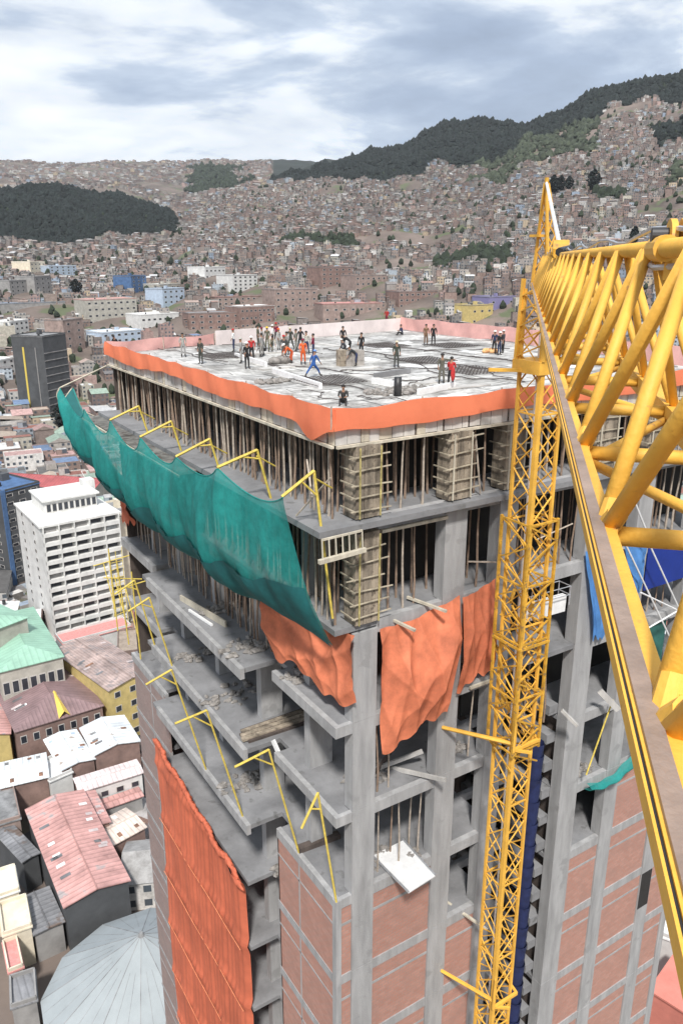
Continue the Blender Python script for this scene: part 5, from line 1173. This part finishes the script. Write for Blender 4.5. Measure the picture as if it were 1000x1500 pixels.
# --- the white apartment block with balconies
ZW = -68.; A = Vector(P2(61, 773, ZW)); B = Vector(P2(172, 752, ZW)); Cc = Vector(P2(34, 738, ZW)); A, u, v_ = cornersq(A, B, Cc); reserve(A, u, v_); U_, V_ = u.normalized(), v_.normalized(); lu, lv = u.length, v_.length
r = empty('apartment_building', 'white apartment block of thirteen storeys with balcony bands, tallest light building at left', 'building', (A.x, A.y, GZ))
q = [A, A + u, A + u + v_, A + v_]; b = MB(); b.prism([tuple(p) for p in q], GZ, ZW); part('wall', b, M['whitewall'], r)
b = MB(); b.prism([tuple(A - (U_ + V_) * .9), tuple(A + u + (U_ - V_) * .9), tuple(A + u + v_ + (U_ + V_) * .4), tuple(A + v_ + (V_ - U_) * .4)], ZW + .004, ZW + .6); part('roof', b, M['bandwhite'], r)
b = MB(); s = A + u * .18 + v_ * .35; b.prism([tuple(s), tuple(s + u * .7), tuple(s + u * .7 + v_ * .5), tuple(s + v_ * .5)], ZW + .6, ZW + 4.6); pt = part('penthouse', b, M['bandwhite'], r)
b = MB(); b.prism([tuple(s - (U_ + V_) * .8), tuple(s + u * .7 + (U_ - V_) * .8), tuple(s + u * .7 + v_ * .5 + (U_ + V_) * .5), tuple(s + v_ * .5 + (V_ - U_) * .5)], ZW + 4.604, ZW + 5.1); part('penthouse_roof', b, M['bandwhite'], pt)
for j in range(9): win(pt, s, U_, -V_, .5 + j * lu * .7 / 9.2, ZW + 1.1, lu * .7 / 9.2 - .35, 2.6)
b = MB(); s2 = A + u * .82 + v_ * .6; b.prism([tuple(s2), tuple(s2 + U_ * 3.5), tuple(s2 + U_ * 3.5 + V_ * 4), tuple(s2 + V_ * 4)], ZW + .6, ZW + 7.2); part('lift_house', b, M['bandwhite'], r)
fh = 37. / 13
for i in range(13):
    z = ZW - fh * (i + 1)
    b = MB(); b.prism([tuple(A - V_ * 1.1), tuple(A + u - V_ * 1.1), tuple(A + u - V_ * .02), tuple(A - V_ * .02)], z - .1, z + 1.05); part('balcony', b, M['bandwhite'], r)
    for j in range(5):
        w = lu / 5; gl = random.choice(('glassdark', 'glassdark', 'glasslight', 'graywall')); win(r, A, U_, -V_, j * w + .4, z + 1.15, w - .8, fh - 1.35, gl, 'graywall')
    for j in range(2): win(r, A, V_, -U_, lv * (.3 + .42 * j), z + 1.0, 1.5, 1.2)
b = MB()
for j in range(6): s = A + u * (j / 5) * .995; b.prism([tuple(s - V_ * 1.15), tuple(s + U_ * .3 - V_ * 1.15), tuple(s + U_ * .3 - V_ * .01), tuple(s - V_ * .01)], GZ, ZW)
part('balcony_fin', b, M['bandwhite'], r)
sc2 = empty('facade_scaffold', 'rusty yellow scaffold climbing the right end of the white apartment block', 'scaffold', (*(A + u * .95), GZ))
for j in range(3):
    s = A + u * (.80 + .09 * j) - V_ * 2.2; b = MB(); b.tube((*s, GZ), (*s, ZW - 12 + j), .10); part('upright', b, M['yellow'], sc2)
for i in range(9):
    s = A + u * .80 - V_ * 2.2; e = A + u * .98 - V_ * 2.2; z = GZ + 2.5 * (i + 1); b = MB(); b.tube((*s, z), (*e, z + (.9 if i % 2 else 0)), .08); b.tube((*s, z), (*(s + V_ * 1.8), z), .07); part('ledger', b, M['yellow'], sc2)
# pink podium roof in front of it
bpx('podium', 'low pink flat roof at the foot of the white apartment block', 'building', (93, 945), (192, 918), (89, 930), -100, wall='whitewall', roofm=rgb('pinkroof', (.62, .28, .26)), extras=False)
# --- dark tower
r = bpx('office_tower', 'dark charcoal unfinished tower with yellow vertical strip standing alone at left', 'building', (62, 494), (96, 489), (20, 492), -45, -100, wall='darkwall', roofm='roofgrey', cols=0)
A, u, v_ = LOWOCC[-1]; U_, V_ = u.normalized(), v_.normalized()
for t, w, m in ((.62, 1.3, 'yellow'), (.25, .5, 'graywall')):
    b = MB(); s = A + v_ * t - U_ * .3; b.prism([tuple(s), tuple(s + V_ * w), tuple(s + V_ * w + U_ * .28), tuple(s + U_ * .28)], -100, -52); part('vertical_strip', b, M[m], r)
for i in range(9):
    b = MB(); z = -56 - i * 5; b.prism([tuple(A - V_ * .3), tuple(A + u - V_ * .3), tuple(A + u - V_ * .02), tuple(A - V_ * .02)], z, z + .5); part('floor_band', b, M['graywall'], r)
# --- others, left column of the picture
r = bpx('office_block', 'blue edged dark office block behind the white apartment block', 'building', (4, 722), (58, 708), (-30, 700), -71, wall='darkwall', roofm='bluewall', rows=11, cols=3, cols2=2, win_w=2.6, win_h=1.2, z_first=-104)
A, u, v_ = LOWOCC[-1]; U_, V_ = u.normalized(), v_.normalized(); b = MB(); s_ = A - U_ * .9 - V_ * .5
b.prism([tuple(s_), tuple(s_ + U_ * 1.6), tuple(s_ + U_ * 1.6 + V_ * .4), tuple(s_ + V_ * .4)], GZ, -70); part('blue_fin', b, M['bluewall'], r)
bpx('apartment_building', 'plain cream walled block right behind the white apartment block', 'building', (163, 760), (212, 748), (158, 738), -70, wall='cream', roofm='roofgrey')
bpx('hall', 'long hall with a curved dull red roof behind the white block', 'hall', (137, 718), (166, 702), (86, 650), -94, wall='beige', roofm='corrred', roof='gable', rise=.3, axis='v')
bpx('public_building', 'large building with a pale green hipped roof and arched windows', 'building', (0, 985), (92, 962), (-20, 905), -86, wall='beige', roofm='corrgreen', roof='hip', rise=.35, rows=2, cols=7, win_w=1.6, win_h=3.4, z_first=-104)
bpx('green_roof_wing', 'upper wing with a darker green roof above the green roofed building', 'building', (-12, 925), (40, 905), (-30, 868), -80, wall='beige', roofm='corrgreen', roof='hip', rise=.3)
r = bpx('house', 'large old house with dull mauve roof and yellow dormer', 'house', (24, 1072), (150, 1034), (0, 1000), -94, wall='brickfar', roofm='corrmauve', roof='hip', sky=9, rise=.28, rows=1, cols=7, win_w=1.4, win_h=2.0, z_first=-99)
A, u, v_ = LOWOCC[-1]; q = A + u * .55
b = MB(); U_, V_ = u.normalized(), v_.normalized(); w = 1.3
def dorm(z): pass
pts = [q - U_ * w - V_ * .3, q + U_ * w - V_ * .3, q + U_ * w + V_ * 8, q - U_ * w + V_ * 8]
b.face([(*pts[0], -93.8), (*(q - V_ * .3), -92.3), (*(q + V_ * 8), -91.0), (*pts[3], -92.6)]); b.face([(*(q - V_ * .3), -92.3), (*pts[1], -93.8), (*pts[2], -92.6), (*(q + V_ * 8), -91.0)]); part('dormer', b, M['ochre'] if False else M[rgb('dormeryellow', (.80, .58, .12))], r)
bpx('house', 'yellow walled building with a broken slate roof beside the tower', 'house', (160, 1012), (226, 985), (108, 944), -90, wall='ochre', roofm='slate', roof='gable', sky=9, patch=('rust', 'corrgrey', 'corrwp'), rise=.18, rows=4, cols=3, win_w=1.6, win_h=1.6, axis='v')
bpx('house', 'house with bright white sheet roof, leftmost of the pale sheet roofs', 'house', (2, 1154), (70, 1138), (-12, 1122), -96, wall='brickfar', roofm='corrwhite', roof='gable', sky=5, patch=('rust', 'corrgrey', 'roofgrey', 'paleblue'), rise=.2)
bpx('house', 'house with white and pale blue sheet roof below the mauve roof', 'house', (92, 1128), (138, 1112), (50, 1090), -96, wall='brickfar', roofm='corrwhite', roof='gable', sky=5, patch=('rust', 'corrgrey', 'roofgrey', 'paleblue'), rise=.22)
bpx('house', 'house with the largest bright sheet roof beside the tower wall', 'house', (140, 1106), (204, 1086), (118, 1068), -95, wall='brickfar', roofm='corrwhite', roof='gable', sky=5, patch=('rust', 'corrgrey', 'roofgrey', 'paleblue'), rise=.25)
bpx('house', 'small pale house with a domed sheet roof between the white roofs', 'house', (74, 1146), (106, 1132), (62, 1118), -97, wall='whitewall', roofm='roofwhite', roof='flat', extras=False)
bpx('row_house', 'long low white house with a row of four small windows', 'house', (118, 1160), (208, 1132), (108, 1142), -97, wall='whitewall', roofm='corrwp', roof='gable', rise=.15, rows=1, cols=4, win_w=1.7, win_h=1.3, z_first=-101)
bpx('shed', 'narrow pink roofed shed in front of the long white house', 'shed', (122, 1196), (208, 1166), (117, 1184), -100, wall='graywall', roofm='corrpink', roof='gable', rise=.12)
bpx('market_hall', 'big faded pink corrugated roof, largest roof of the lower left', 'hall', (96, 1328), (188, 1290), (32, 1190), -95, wall='darkwall', roofm='corrpink', roof='gable', sky=14, rise=.22, axis='v')
bpx('house', 'house with pink and grey patched roof joined to the big pink roof', 'house', (110, 1222), (160, 1204), (84, 1178), -96.5, wall='brickfar', roofm='corrpink', roof='gable', sky=4, rise=.2)
bpx('house', 'tan roofed house beside the tower wall below the pink shed', 'house', (150, 1246), (212, 1212), (134, 1212), -98, wall='brickfar', roofm='corrtan', roof='gable', sky=4, patch=('rust', 'roofwhite'), rise=.18)
bpx('house', 'dark roofed house left of the big pink roof', 'house', (34, 1262), (56, 1250), (6, 1208), -98, wall='darkwall', roofm='corrgrey', roof='gable', rise=.2, axis='v')
bpx('house', 'brown house with dark wall left of the big pink roof, under the white roof', 'house', (-20, 1215), (30, 1200), (-35, 1168), -97, wall='brickfar2', roofm='roofgrey')
bpx('house', 'low dark grey roofed house below the dark roofed one', 'house', (52, 1368), (92, 1350), (36, 1316), -99, wall='graywall', roofm='corrgrey', roof='gable', rise=.1)
bpx('house', 'cream coloured flat house at the far left, upper of two', 'house', (-8, 1318), (28, 1306), (-18, 1284), -97, wall='cream', roofm='roofwhite', extras=False)
bpx('house', 'cream coloured flat house at the far left, lower of two', 'house', (6, 1372), (46, 1358), (0, 1328), -97.5, wall='cream', roofm='cream', extras=False)
bpx('shed', 'grey flat roofed shed at the bottom left corner', 'shed', (18, 1478), (54, 1466), (8, 1438), -98.5, wall='graywall', roofm='corrgrey', extras=False, rise=.1)
bpx('shed', 'open topped pink concrete yard building beside the grey tent', 'shed', (14, 1426), (34, 1418), (4, 1384), -99, wall='cream', roofm='pinkroof', extras=False)
bpx('office_block', 'salmon painted building at the lower right behind the jib', 'building', (952, 1452), (1040, 1508), (975, 1392), -86, wall='salmon', roofm='salmon', extras=False, parapet=False)
bpx('roof_terrace', 'white roof terrace above the salmon building', 'building', (966, 1372), (1040, 1400), (975, 1330), -86, wall='whitewall', roofm='roofwhite', extras=False)
bpx('house', 'pale yellow house left of the mauve roof', 'house', (-40, 1085), (14, 1075), (-60, 1040), -95, wall='ochre', roofm='corrpink', roof='gable')
# gray pavilion roof, ribbed cone with panels
tcx, tcy = P2(207, 1368, -90); apx_ = Vector((tcx, tcy, -90)); R0 = 14.6; b = MB(); nsd = 12
ring = [Vector((tcx + R0 * math.cos(2 * math.pi * (i + .3) / nsd) * 1.05, tcy + R0 * math.sin(2 * math.pi * (i + .3) / nsd), -99.3)) for i in range(nsd)]
for i in range(nsd): b.face([ring[i], ring[(i + 1) % nsd], apx_])
for i in range(nsd): p, q = ring[i], ring[(i + 1) % nsd]; b.face([(p.x, p.y, GZ), (q.x, q.y, GZ), q, p])
LOWOCC.append((Vector((tcx - R0, tcy - R0)), Vector((2 * R0, 0)), Vector((0, 2 * R0))))
r = empty('pavilion', 'large pale grey cone shaped pavilion roof at the lower left', 'pavilion', (tcx, tcy, GZ)); part('roof', b, M[rgb('tentgrey', (.33, .36, .37), var=.08, scale=.2)], r)
for i in range(nsd):
    b = MB(); b.tube(ring[i], apx_, .06, .05, 4); part('rib', b, M['roofgrey'], r)
    for t in (.33, .66):
        m2 = ring[i].lerp(ring[(i + 1) % nsd], t); b = MB(); b.tube(m2, apx_.lerp(m2, .3), .03, .03, 4); part('seam', b, M['roofgrey'], r)
b = MB(); b.tube(apx_ - Vector((0, 0, .5)), apx_ + Vector((0, 0, .3)), .6, .25, 10); part('cap', b, M['roofgrey'], r)
# yellow excavator in the street beyond
q = hit(100, 628, 2, -102); r = empty('excavator', 'small yellow excavator parked in a yard beside the red roofed hall', 'excavator', (q.x, q.y, GZ))
gz = ground(q.x, q.y, False)
b = MB(); b.box(q.x - 3, q.x + 3, q.y - 2.4, q.y - 1.5, gz, gz + 1.2); b.box(q.x - 3, q.x + 3, q.y + 1.5, q.y + 2.4, gz, gz + 1.2); part('track', b, M['black'], r)
b = MB(); b.box(q.x - 2.6, q.x + 1.5, q.y - 1.6, q.y + 1.6, gz + 1.3, gz + 3); b.box(q.x - .4, q.x + 1.6, q.y - 1.6, q.y - .2, gz + 3, gz + 4.4); part('body', b, M['yellow'], r)
b = MB(); b.tube((q.x + 1.5, q.y + .6, gz + 2), (q.x + 5, q.y + .6, gz + 6), .5, .4, 4); b.tube((q.x + 5, q.y + .6, gz + 6), (q.x + 7.5, q.y + .6, gz + 2.5), .4, .3, 4); part('boom', b, M['yellow'], r)
# --- named mid-distance buildings
FRONT = []
MID = [('apartment_building', 'pale building with a wide pink roof beyond the far left corner of the deck', (126, 440), (200, 440), (128, 420), 475, 'beige', 'pinkroof', 4, 8),
 ('apartment_building', 'small sky blue building among the distant houses at upper left', (72, 390), (112, 390), (75, 366), 402, 'paleblue', 'roofwhite', 4, 5),
 ('office_tower', 'narrow deep blue glass building above the far left of the deck', (192, 405), (214, 405), (194, 398), 430, 'bluewall', 'roofgrey', 6, 3),
 ('office_tower', 'grey white tall block above the crowd on the deck', (341, 404), (377, 402), (345, 396), 430, 'whitewall', 'roofgrey', 6, 5),
 ('house', 'brick building with an orange edged roof right behind the back screen', (473, 446), (560, 444), (476, 438), 472, 'brickfar2', 'pinkroof', 2, 7),
 ('apartment_building', 'broad brick apartment building behind the white screen, left of the orange edged roof', (276, 460), (400, 456), (280, 446), 482, 'brickfar', 'roofgrey', 3, 10),
 ('apartment_building', 'brown brick block left of the orange edged roof', (402, 425), (465, 424), (405, 414), 462, 'brickfar2', 'roofgrey', 4, 6),
 ('apartment_building', 'tall dark brick building above the middle of the deck', (470, 392), (516, 392), (474, 386), 425, 'brickfar', 'roofgrey', 5, 5),
 ('apartment_building', 'pale blue grey building left of the deck corner', (150, 488), (208, 486), (154, 470), 512, 'paleblue', 'roofwhite', 3, 6),
 ('apartment_building', 'brown unfinished block right of the dark tower', (92, 470), (122, 470), (96, 462), 522, 'brickfar2', 'roofgrey', 5, 2),
 ('apartment_building', 'white gridded apartment building behind the dark tower', (14, 472), (42, 472), (16, 464), 492, 'whitewall', 'roofwhite', 5, 4),
 ('office_block', 'white and grey striped building at the left edge beside the dark tower', (-8, 530), (22, 530), (-12, 520), 560, 'whitewall', 'roofwhite', 6, 3),
 ('apartment_building', 'white roofed low block right of the deep blue glass building', (234, 417), (264, 416), (236, 410), 432, 'beige', 'roofwhite', 2, 4),
 ('hall', 'long hall with a dull blue grey roof at the upper left edge', (-10, 446), (96, 444), (-6, 438), 464, 'graywall', 'bluegreyroof', 1, 8),
 ('apartment_building', 'dark grey block at far left under the spur forest', (14, 412), (44, 411), (17, 406), 434, 'graywall', 'roofgrey', 4, 4),
 ('apartment_building', 'grey block beside the dark grey one at far left', (50, 406), (74, 405), (52, 400), 430, 'graywall', 'roofgrey', 4, 3),
 ('apartment_building', 'brick block with a dark red roof above the crowd', (318, 436), (384, 434), (322, 426), 448, 'brickfar2', 'roofdarkred', 2, 8),
 ('apartment_building', 'long brown brick building with pale roof edge behind the crowd', (352, 450), (402, 449), (355, 442), 482, 'brickfar', 'roofwhite', 3, 8),
 ('apartment_building', 'pale blue grey block left of the broad brick building', (238, 424), (270, 423), (240, 417), 452, 'paleblue', 'roofgrey', 4, 4),
 ('apartment_building', 'white low building with wide bays left of the broad brick one', (206, 462), (262, 460), (208, 452), 486, 'whitewall', 'roofwhite', 2, 7),
 ('apartment_building', 'brick block right of the tall dark brick one', (520, 404), (566, 404), (522, 398), 428, 'brickfar2', 'roofgrey', 3, 6),
 ('apartment_building', 'reddish block behind the pink barrier at the deck corner', (584, 428), (640, 427), (586, 420), 452, 'brickfar', 'roofgrey', 3, 7),
 ('apartment_building', 'wide low white building at the foot of the right slope', (300, 392), (330, 391), (302, 388), 408, 'whitewall', 'roofwhite', 2, 5),
 ('apartment_building', 'cream block left of the sky blue building', (44, 384), (66, 384), (46, 378), 402, 'cream', 'roofwhite', 3, 4),
 ('house', 'yellowish building right of the deck beside the crane top', (690, 448), (722, 446), (694, 440), 475, 'ochre', 'roofgrey', 2, 3),
 ('house', 'lilac sided building left of the crane turret', (716, 436), (755, 434), (720, 428), 458, rgb('lilac', (.22, .2, .36)), 'corrgrey', 2, 3)]
for (nm, lb, a, b_, c, rng, wall, rm, rows, cols_) in MID:
    best = 9e9; foot_y = rng
    for rt in range(330, 1500, 6):
        q = at_range(a[0], a[1], rt); yy = pix((q.x, q.y, ground(q.x, q.y)))[1]
        if abs(yy - foot_y) < best: best = abs(yy - foot_y); rng = rt
    FRONT.append((a[0] - 4, b_[0] + 6, rng))
    A_ = at_range(*a, rng); zt = A_.z; B_ = at_range(*b_, rng * 1.03); u = Vector((B_.x - A_.x, B_.y - A_.y)); n_ = Vector((-u.y, u.x)).normalized() * min(26, u.length * .7)
    gz = ground(A_.x, A_.y) - 3
    if zt - gz < 6: zt = gz + 9
    building(nm, lb, 'building' if nm != 'house' else 'house', Vector((A_.x, A_.y)), u, n_, gz, zt, wall, rm, rows=min(rows, max(1, int((zt - gz - 4) / 3))), cols=cols_, win_w=min(3.2, u.length / cols_ * .55), win_h=1.9, z_first=gz + 2, glass='glassdark')
def blocked(p, r):
    for (a, c, q) in FRONT:
        if a < p < c and q - 36 < r < q + 26: return True
    return False
HB = MB()
# street angle changes with the district
def sang(x, y): return .6 + .5 * math.sin(x * .004 + 1) + .4 * math.sin(y * .003) + rnd.choice((0, 1.5708))
for (p0, p1, r0, r1, n, sz, green) in [(-120, 1150, 640, 1300, 15000, .85, 0), (240, 1150, 1250, 2150, 36000, .70, 0), (-120, 300, 2350, 4550, 9000, 1.6, .3), (280, 470, 2100, 4550, 5000, 1.5, .3), (-120, 260, 1280, 1560, 1200, 1, 0)]:
    for _ in range(n):
        p = rnd.uniform(p0, p1); r = math.sqrt(rnd.uniform(r0 * r0, r1 * r1)); x, y = polar(p, r)
        if inforest(x, y): continue
        if green and math.sin(x * .01) * math.sin(y * .008) > .5: continue
        if r > 900 and math.sin(x * .019 + 2 + 2 * math.sin(y * .006)) * math.sin(y * .016 + 1.5 * math.sin(x * .008)) > .74: continue
        if r > 1000 and abs(math.sin(p * .016 + r * .0023 + .8 * math.sin(r * .006))) < .035: continue
        if blocked(p, r): continue
        w, d = rnd.uniform(5.5, 13) * sz, rnd.uniform(5, 11) * sz
        if r < 850: w *= 1.2; d *= 1.2
        if not free(x, y, min(w, d) * .46): continue
        h = rnd.choice((2.8, 5.2, 5.6, 7.4, 8.6, 4.4, 3.2)) * (.9 if r > 1200 else 1 if r > 850 else 1.15); z = ground(x, y)
        q = rnd.random(); kd = rnd.choice(BR) if q < .52 else rnd.choice(GR) if q < .84 else rnd.choice(PA)
        house_mb(HB, x, y, z, w, d, h * (sz ** .3), sang(x, y), rnd, rnd.choice(('flat', 'flat', 'shed', 'shed', 'gable')), kd, None, None, 7 * sz)
tag(HB.build('hillside_houses', M['house']), 'thousands of small brick houses covering the slopes of the valley', 'houses', None, 'stuff')
# --- the rest of the nearer city, building by building
rnd = random.Random(77); random.seed(5)
WALLN = {'red brick': BR[:3], 'brown brick': BR[3:6], 'bare grey': GR[:3], 'off white': [PA[0], PA[4]], 'cream': [PA[1], PA[3]], 'pale blue': [PA[2]], 'dusty pink': [(.42, .30, .27)]}
ROOFN = {'grey sheet roof': (.36, .35, .34), 'white roof': (.66, .66, .65), 'rust red roof': (.30, .13, .10), 'dark roof': (.13, .125, .12), 'tan roof': (.45, .37, .30), 'dull blue roof': (.16, .23, .36), 'pale green roof': (.34, .44, .36), 'faded pink roof': (.46, .30, .28)}
SHP = {'flat': 'flat', 'gable': 'gabled', 'shed': 'lean-to'}
cand = []
for _ in range(7000):
    p = rnd.uniform(-140, 1120); r_ = math.sqrt(rnd.uniform(95 ** 2, 690 ** 2)); x, y = polar(p, r_)
    if -6 < x < 36 and -8 < y < 44: continue
    near = r_ < 260; w, d = (rnd.uniform(8, 15), rnd.uniform(7, 13)) if near else (rnd.uniform(9, 22), rnd.uniform(8, 17))
    if taken(x, y, 2 + min(w, d) * .5) or (r_ > 430 and blocked(p, r_)): continue
    if not free(x, y, min(w, d) * .52): continue
    g = ground(x, y); q = rnd.random(); h = rnd.choice((3.2, 6, 6, 7)) if near else rnd.choice((6, 6, 9, 9, 12, 15)) if q < .93 else rnd.choice((20, 26, 32))
    if p < 260 and h > 9 and r_ < 640: h = rnd.choice((6, 7.5, 9))
    cand.append((r_, p, x, y, g, w, d, h))
cand.sort(); ind = 0; labs = {}; CB = MB()
quarter = lambda p, r_: ('at left edge' if p < 40 else 'left of tower' if p < 170 else 'behind deck left' if p < 400 else 'behind deck middle' if p < 620 else 'behind deck right' if p < 760 else 'behind the jib')
depth_ = lambda r_: 'just below' if r_ < 150 else 'in near streets' if r_ < 260 else 'in middle streets' if r_ < 430 else 'far back' if r_ < 560 else 'by the hills'
for (r_, p, x, y, g, w, d, h) in cand:
    X, Y = pix((x, y, g + h)); Xb, Yb = pix((x, y, g))
    seen = -20 < X < 1020 and not (X > 205 - .03 * (1500 - Y) and Y > 512) and not (X > 185 and Y > 490 - .04 * (X - 160)) or (X > 985 and Y > 1300)
    wn_ = rnd.choice(list(WALLN)); rn_ = rnd.choice(list(ROOFN)); shp = rnd.choice(('flat', 'flat', 'gable', 'shed')) if h < 14 else 'flat'; wc = rnd.choice(WALLN[wn_]); ang = sang(x, y)
    if r_ < 260: rn_ = rnd.choice(('grey sheet roof', 'white roof', 'tan roof', 'rust red roof', 'white roof', 'dark roof', 'faded pink roof'))
    if seen and ind < 235:
        b = MB(); house_mb(b, x, y, g, w, d, h, ang, rnd, shp, None, wc, ROOFN[rn_], 5)
        st = 'low' if h < 5 else 'two storey' if h < 8 else 'three storey' if h < 11 else 'mid-rise' if h < 18 else 'tall'
        lb = '%s %s house with %s %s %s' % (st, wn_, rn_, depth_(r_), quarter(p, r_)); nm = 'house'; ct = 'house'
        if h >= 12: lb = lb.replace('house with', 'block with'); nm = 'apartment_building'; ct = 'building'
        o = b.build(nm, M['house']); o.location = (0, 0, 0); gk = None
        tag(o, lb, ct); labs.setdefault(lb, []).append(o); ind += 1
        if r_ < 330:
            c, s_ = math.cos(ang), math.sin(ang); t = MB(); e = (x + c * w * .2, y + s_ * w * .2, g + h + (.3 if shp == 'flat' else .9)); t.tube(e, (e[0], e[1], e[2] + 1.3), .55, .5, 10); t.build('water_tank', M['black'], o)
            t = MB(); e = (x - c * w * .25, y - s_ * w * .25, g + h - .4); t.tube(e, (e[0], e[1], e[2] + 2.2), .28, None, 4); t.build('chimney', M['graywall'], o)
    else: house_mb(CB, x, y, g, w, d, h, ang, rnd, shp, None, wc, ROOFN[rn_], 5)
for lb, os_ in labs.items():
    if len(os_) > 1:
        for o in os_: o['group'] = lb.split(' with ')[0] + 's ' + ' '.join(lb.split()[-5:])
tag(CB.build('city_houses', M['house']), 'remaining mass of houses on the city floor beyond and behind the tower', 'houses', None, 'stuff')
b = MB()   # street and yard clutter between the nearer houses: sheets, crates, parked cars' roofs read as small boxes
for _ in range(2600):
    x, y = polar(rnd.uniform(-100, 1100), math.sqrt(rnd.uniform(85 ** 2, 600 ** 2)))
    if -5 < x < 34 and -3 < y < 40 or taken(x, y, 0): continue
    g = ground(x, y); w, d, h, a = rnd.uniform(.8, 4.5), rnd.uniform(.8, 3.), rnd.uniform(.4, 2.6), rnd.uniform(0, 3); c, s_ = math.cos(a), math.sin(a); cc = hx(rnd.choice(GR + PA + RF), rnd, 0)
    b.prism([(x + c * u - s_ * v, y + s_ * u + c * v) for u, v in ((-w, -d), (w, -d), (w, d), (-w, d))], g, g + h, 0, 0, cc, hx(rnd.choice(RF + PA), rnd, 0))
tag(b.build('yard_clutter', M['house']), 'sheds, sheets and clutter filling yards and streets between the houses', 'clutter', None, 'stuff')
# streets between the nearer blocks
rm_ = mat('asphalt', (.06, .06, .062), .9, .3, .5)
for i, (x0, y0, x1, y1, w) in enumerate([(-60, 96, 120, 150, 9), (20, 60, 70, 420, 8), (-120, 190, 160, 262, 8), (40, 300, 220, 330, 8), (-20, 30, -10, 200, 7)]):
    a, c = Vector((x0, y0)), Vector((x1, y1)); d = (c - a).normalized(); n = Vector((-d.y, d.x)) * w / 2; b = MB(); k = int((c - a).length / 15)
    for j in range(k):
        p, q = a.lerp(c, j / k), a.lerp(c, (j + 1) / k); b.face([(*(p - n), ground(p.x, p.y, False) + .03 + i * .006), (*(q - n), ground(q.x, q.y, False) + .03 + i * .006), (*(q + n), ground(q.x, q.y, False) + .03 + i * .006), (*(p + n), ground(p.x, p.y, False) + .03 + i * .006)])
    tag(b.build('street', rm_), kind='structure')
# trees one can tell apart on the right slope and in the city
def tree(label, px, py, rng, h, w, dark=True):
    T = at_range(px, py, rng); z = ground(T.x, T.y); T.z = z; r = empty('tree', label, 'tree', tuple(T)); rn2 = random.Random(px)
    b = MB(); b.tube(T, T + Vector((w * .05, 0, h * .55)), h * .03, h * .015, 7); 
    for i in range(5): a = i * 1.3; b.tube(T + Vector((0, 0, h * (.3 + .05 * i))), T + Vector((math.cos(a) * w * .3, math.sin(a) * w * .3, h * (.55 + .06 * i))), h * .012, h * .006, 5)
    part('trunk', b, M['wooddark'], r); b = MB()
    for _ in range(420):
        a = rn2.uniform(0, 6.28); t = rn2.random(); rr_ = w * .5 * math.sin(math.pi * (.12 + .85 * t)) * rn2.random() ** .4; c = Vector((T.x + math.cos(a) * rr_, T.y + math.sin(a) * rr_, z + h * (.28 + .72 * t)))
        s = h * .05 * rn2.uniform(.6, 1.5); n1_ = Vector((rn2.uniform(-1, 1), rn2.uniform(-1, 1), rn2.uniform(-1, 1))).normalized(); t1 = n1_.orthogonal().normalized() * s; t2 = n1_.cross(t1.normalized()) * s
        b.face([c - t1, c - t2, c + t1, c + t2])
    part('crown', b, bpy.data.materials['forest_1' if dark else 'forest_2'], r)
for q in [('dark tree on the slope above the crane apex, leftmost of the tall ones', 811, 262, 1250, 30, 16), ('dark tree on the slope above the crane apex, middle of three', 822, 258, 1260, 26, 14), ('dark tree on the slope above the crane apex, rightmost of three', 834, 256, 1270, 22, 14), ('solitary tall dark tree high on the right slope', 870, 254, 1250, 32, 20), ('tall pointed dark tree low on the right slope beside the jib', 929, 340, 900, 24, 9), ('round dark tree behind the far left part of the deck', 262, 474, 500, 22, 20), ('dark tree near the dark tower', 75, 478, 520, 18, 12), ('small dark tree beside the sky blue building', 108, 388, 930, 18, 14)]: tree(*q)
# ------------------------------------------------------------------ air
hz = MB(); hz.box(-7200, 8200, -7200, 8200, GZ - 60, 1400)
hm = bpy.data.materials.new('haze'); hm.use_nodes = True; t = hm.node_tree; t.nodes.clear()
o_ = t.nodes.new('ShaderNodeOutputMaterial'); pv = t.nodes.new('ShaderNodeVolumePrincipled'); pv.inputs['Color'].default_value = (.90, .945, 1, 1); pv.inputs['Density'].default_value = .000045; pv.inputs['Anisotropy'].default_value = .2
t.links.new(pv.outputs[0], o_.inputs['Volume']); h_ = hz.build('haze', hm); tag(h_, kind='stuff')
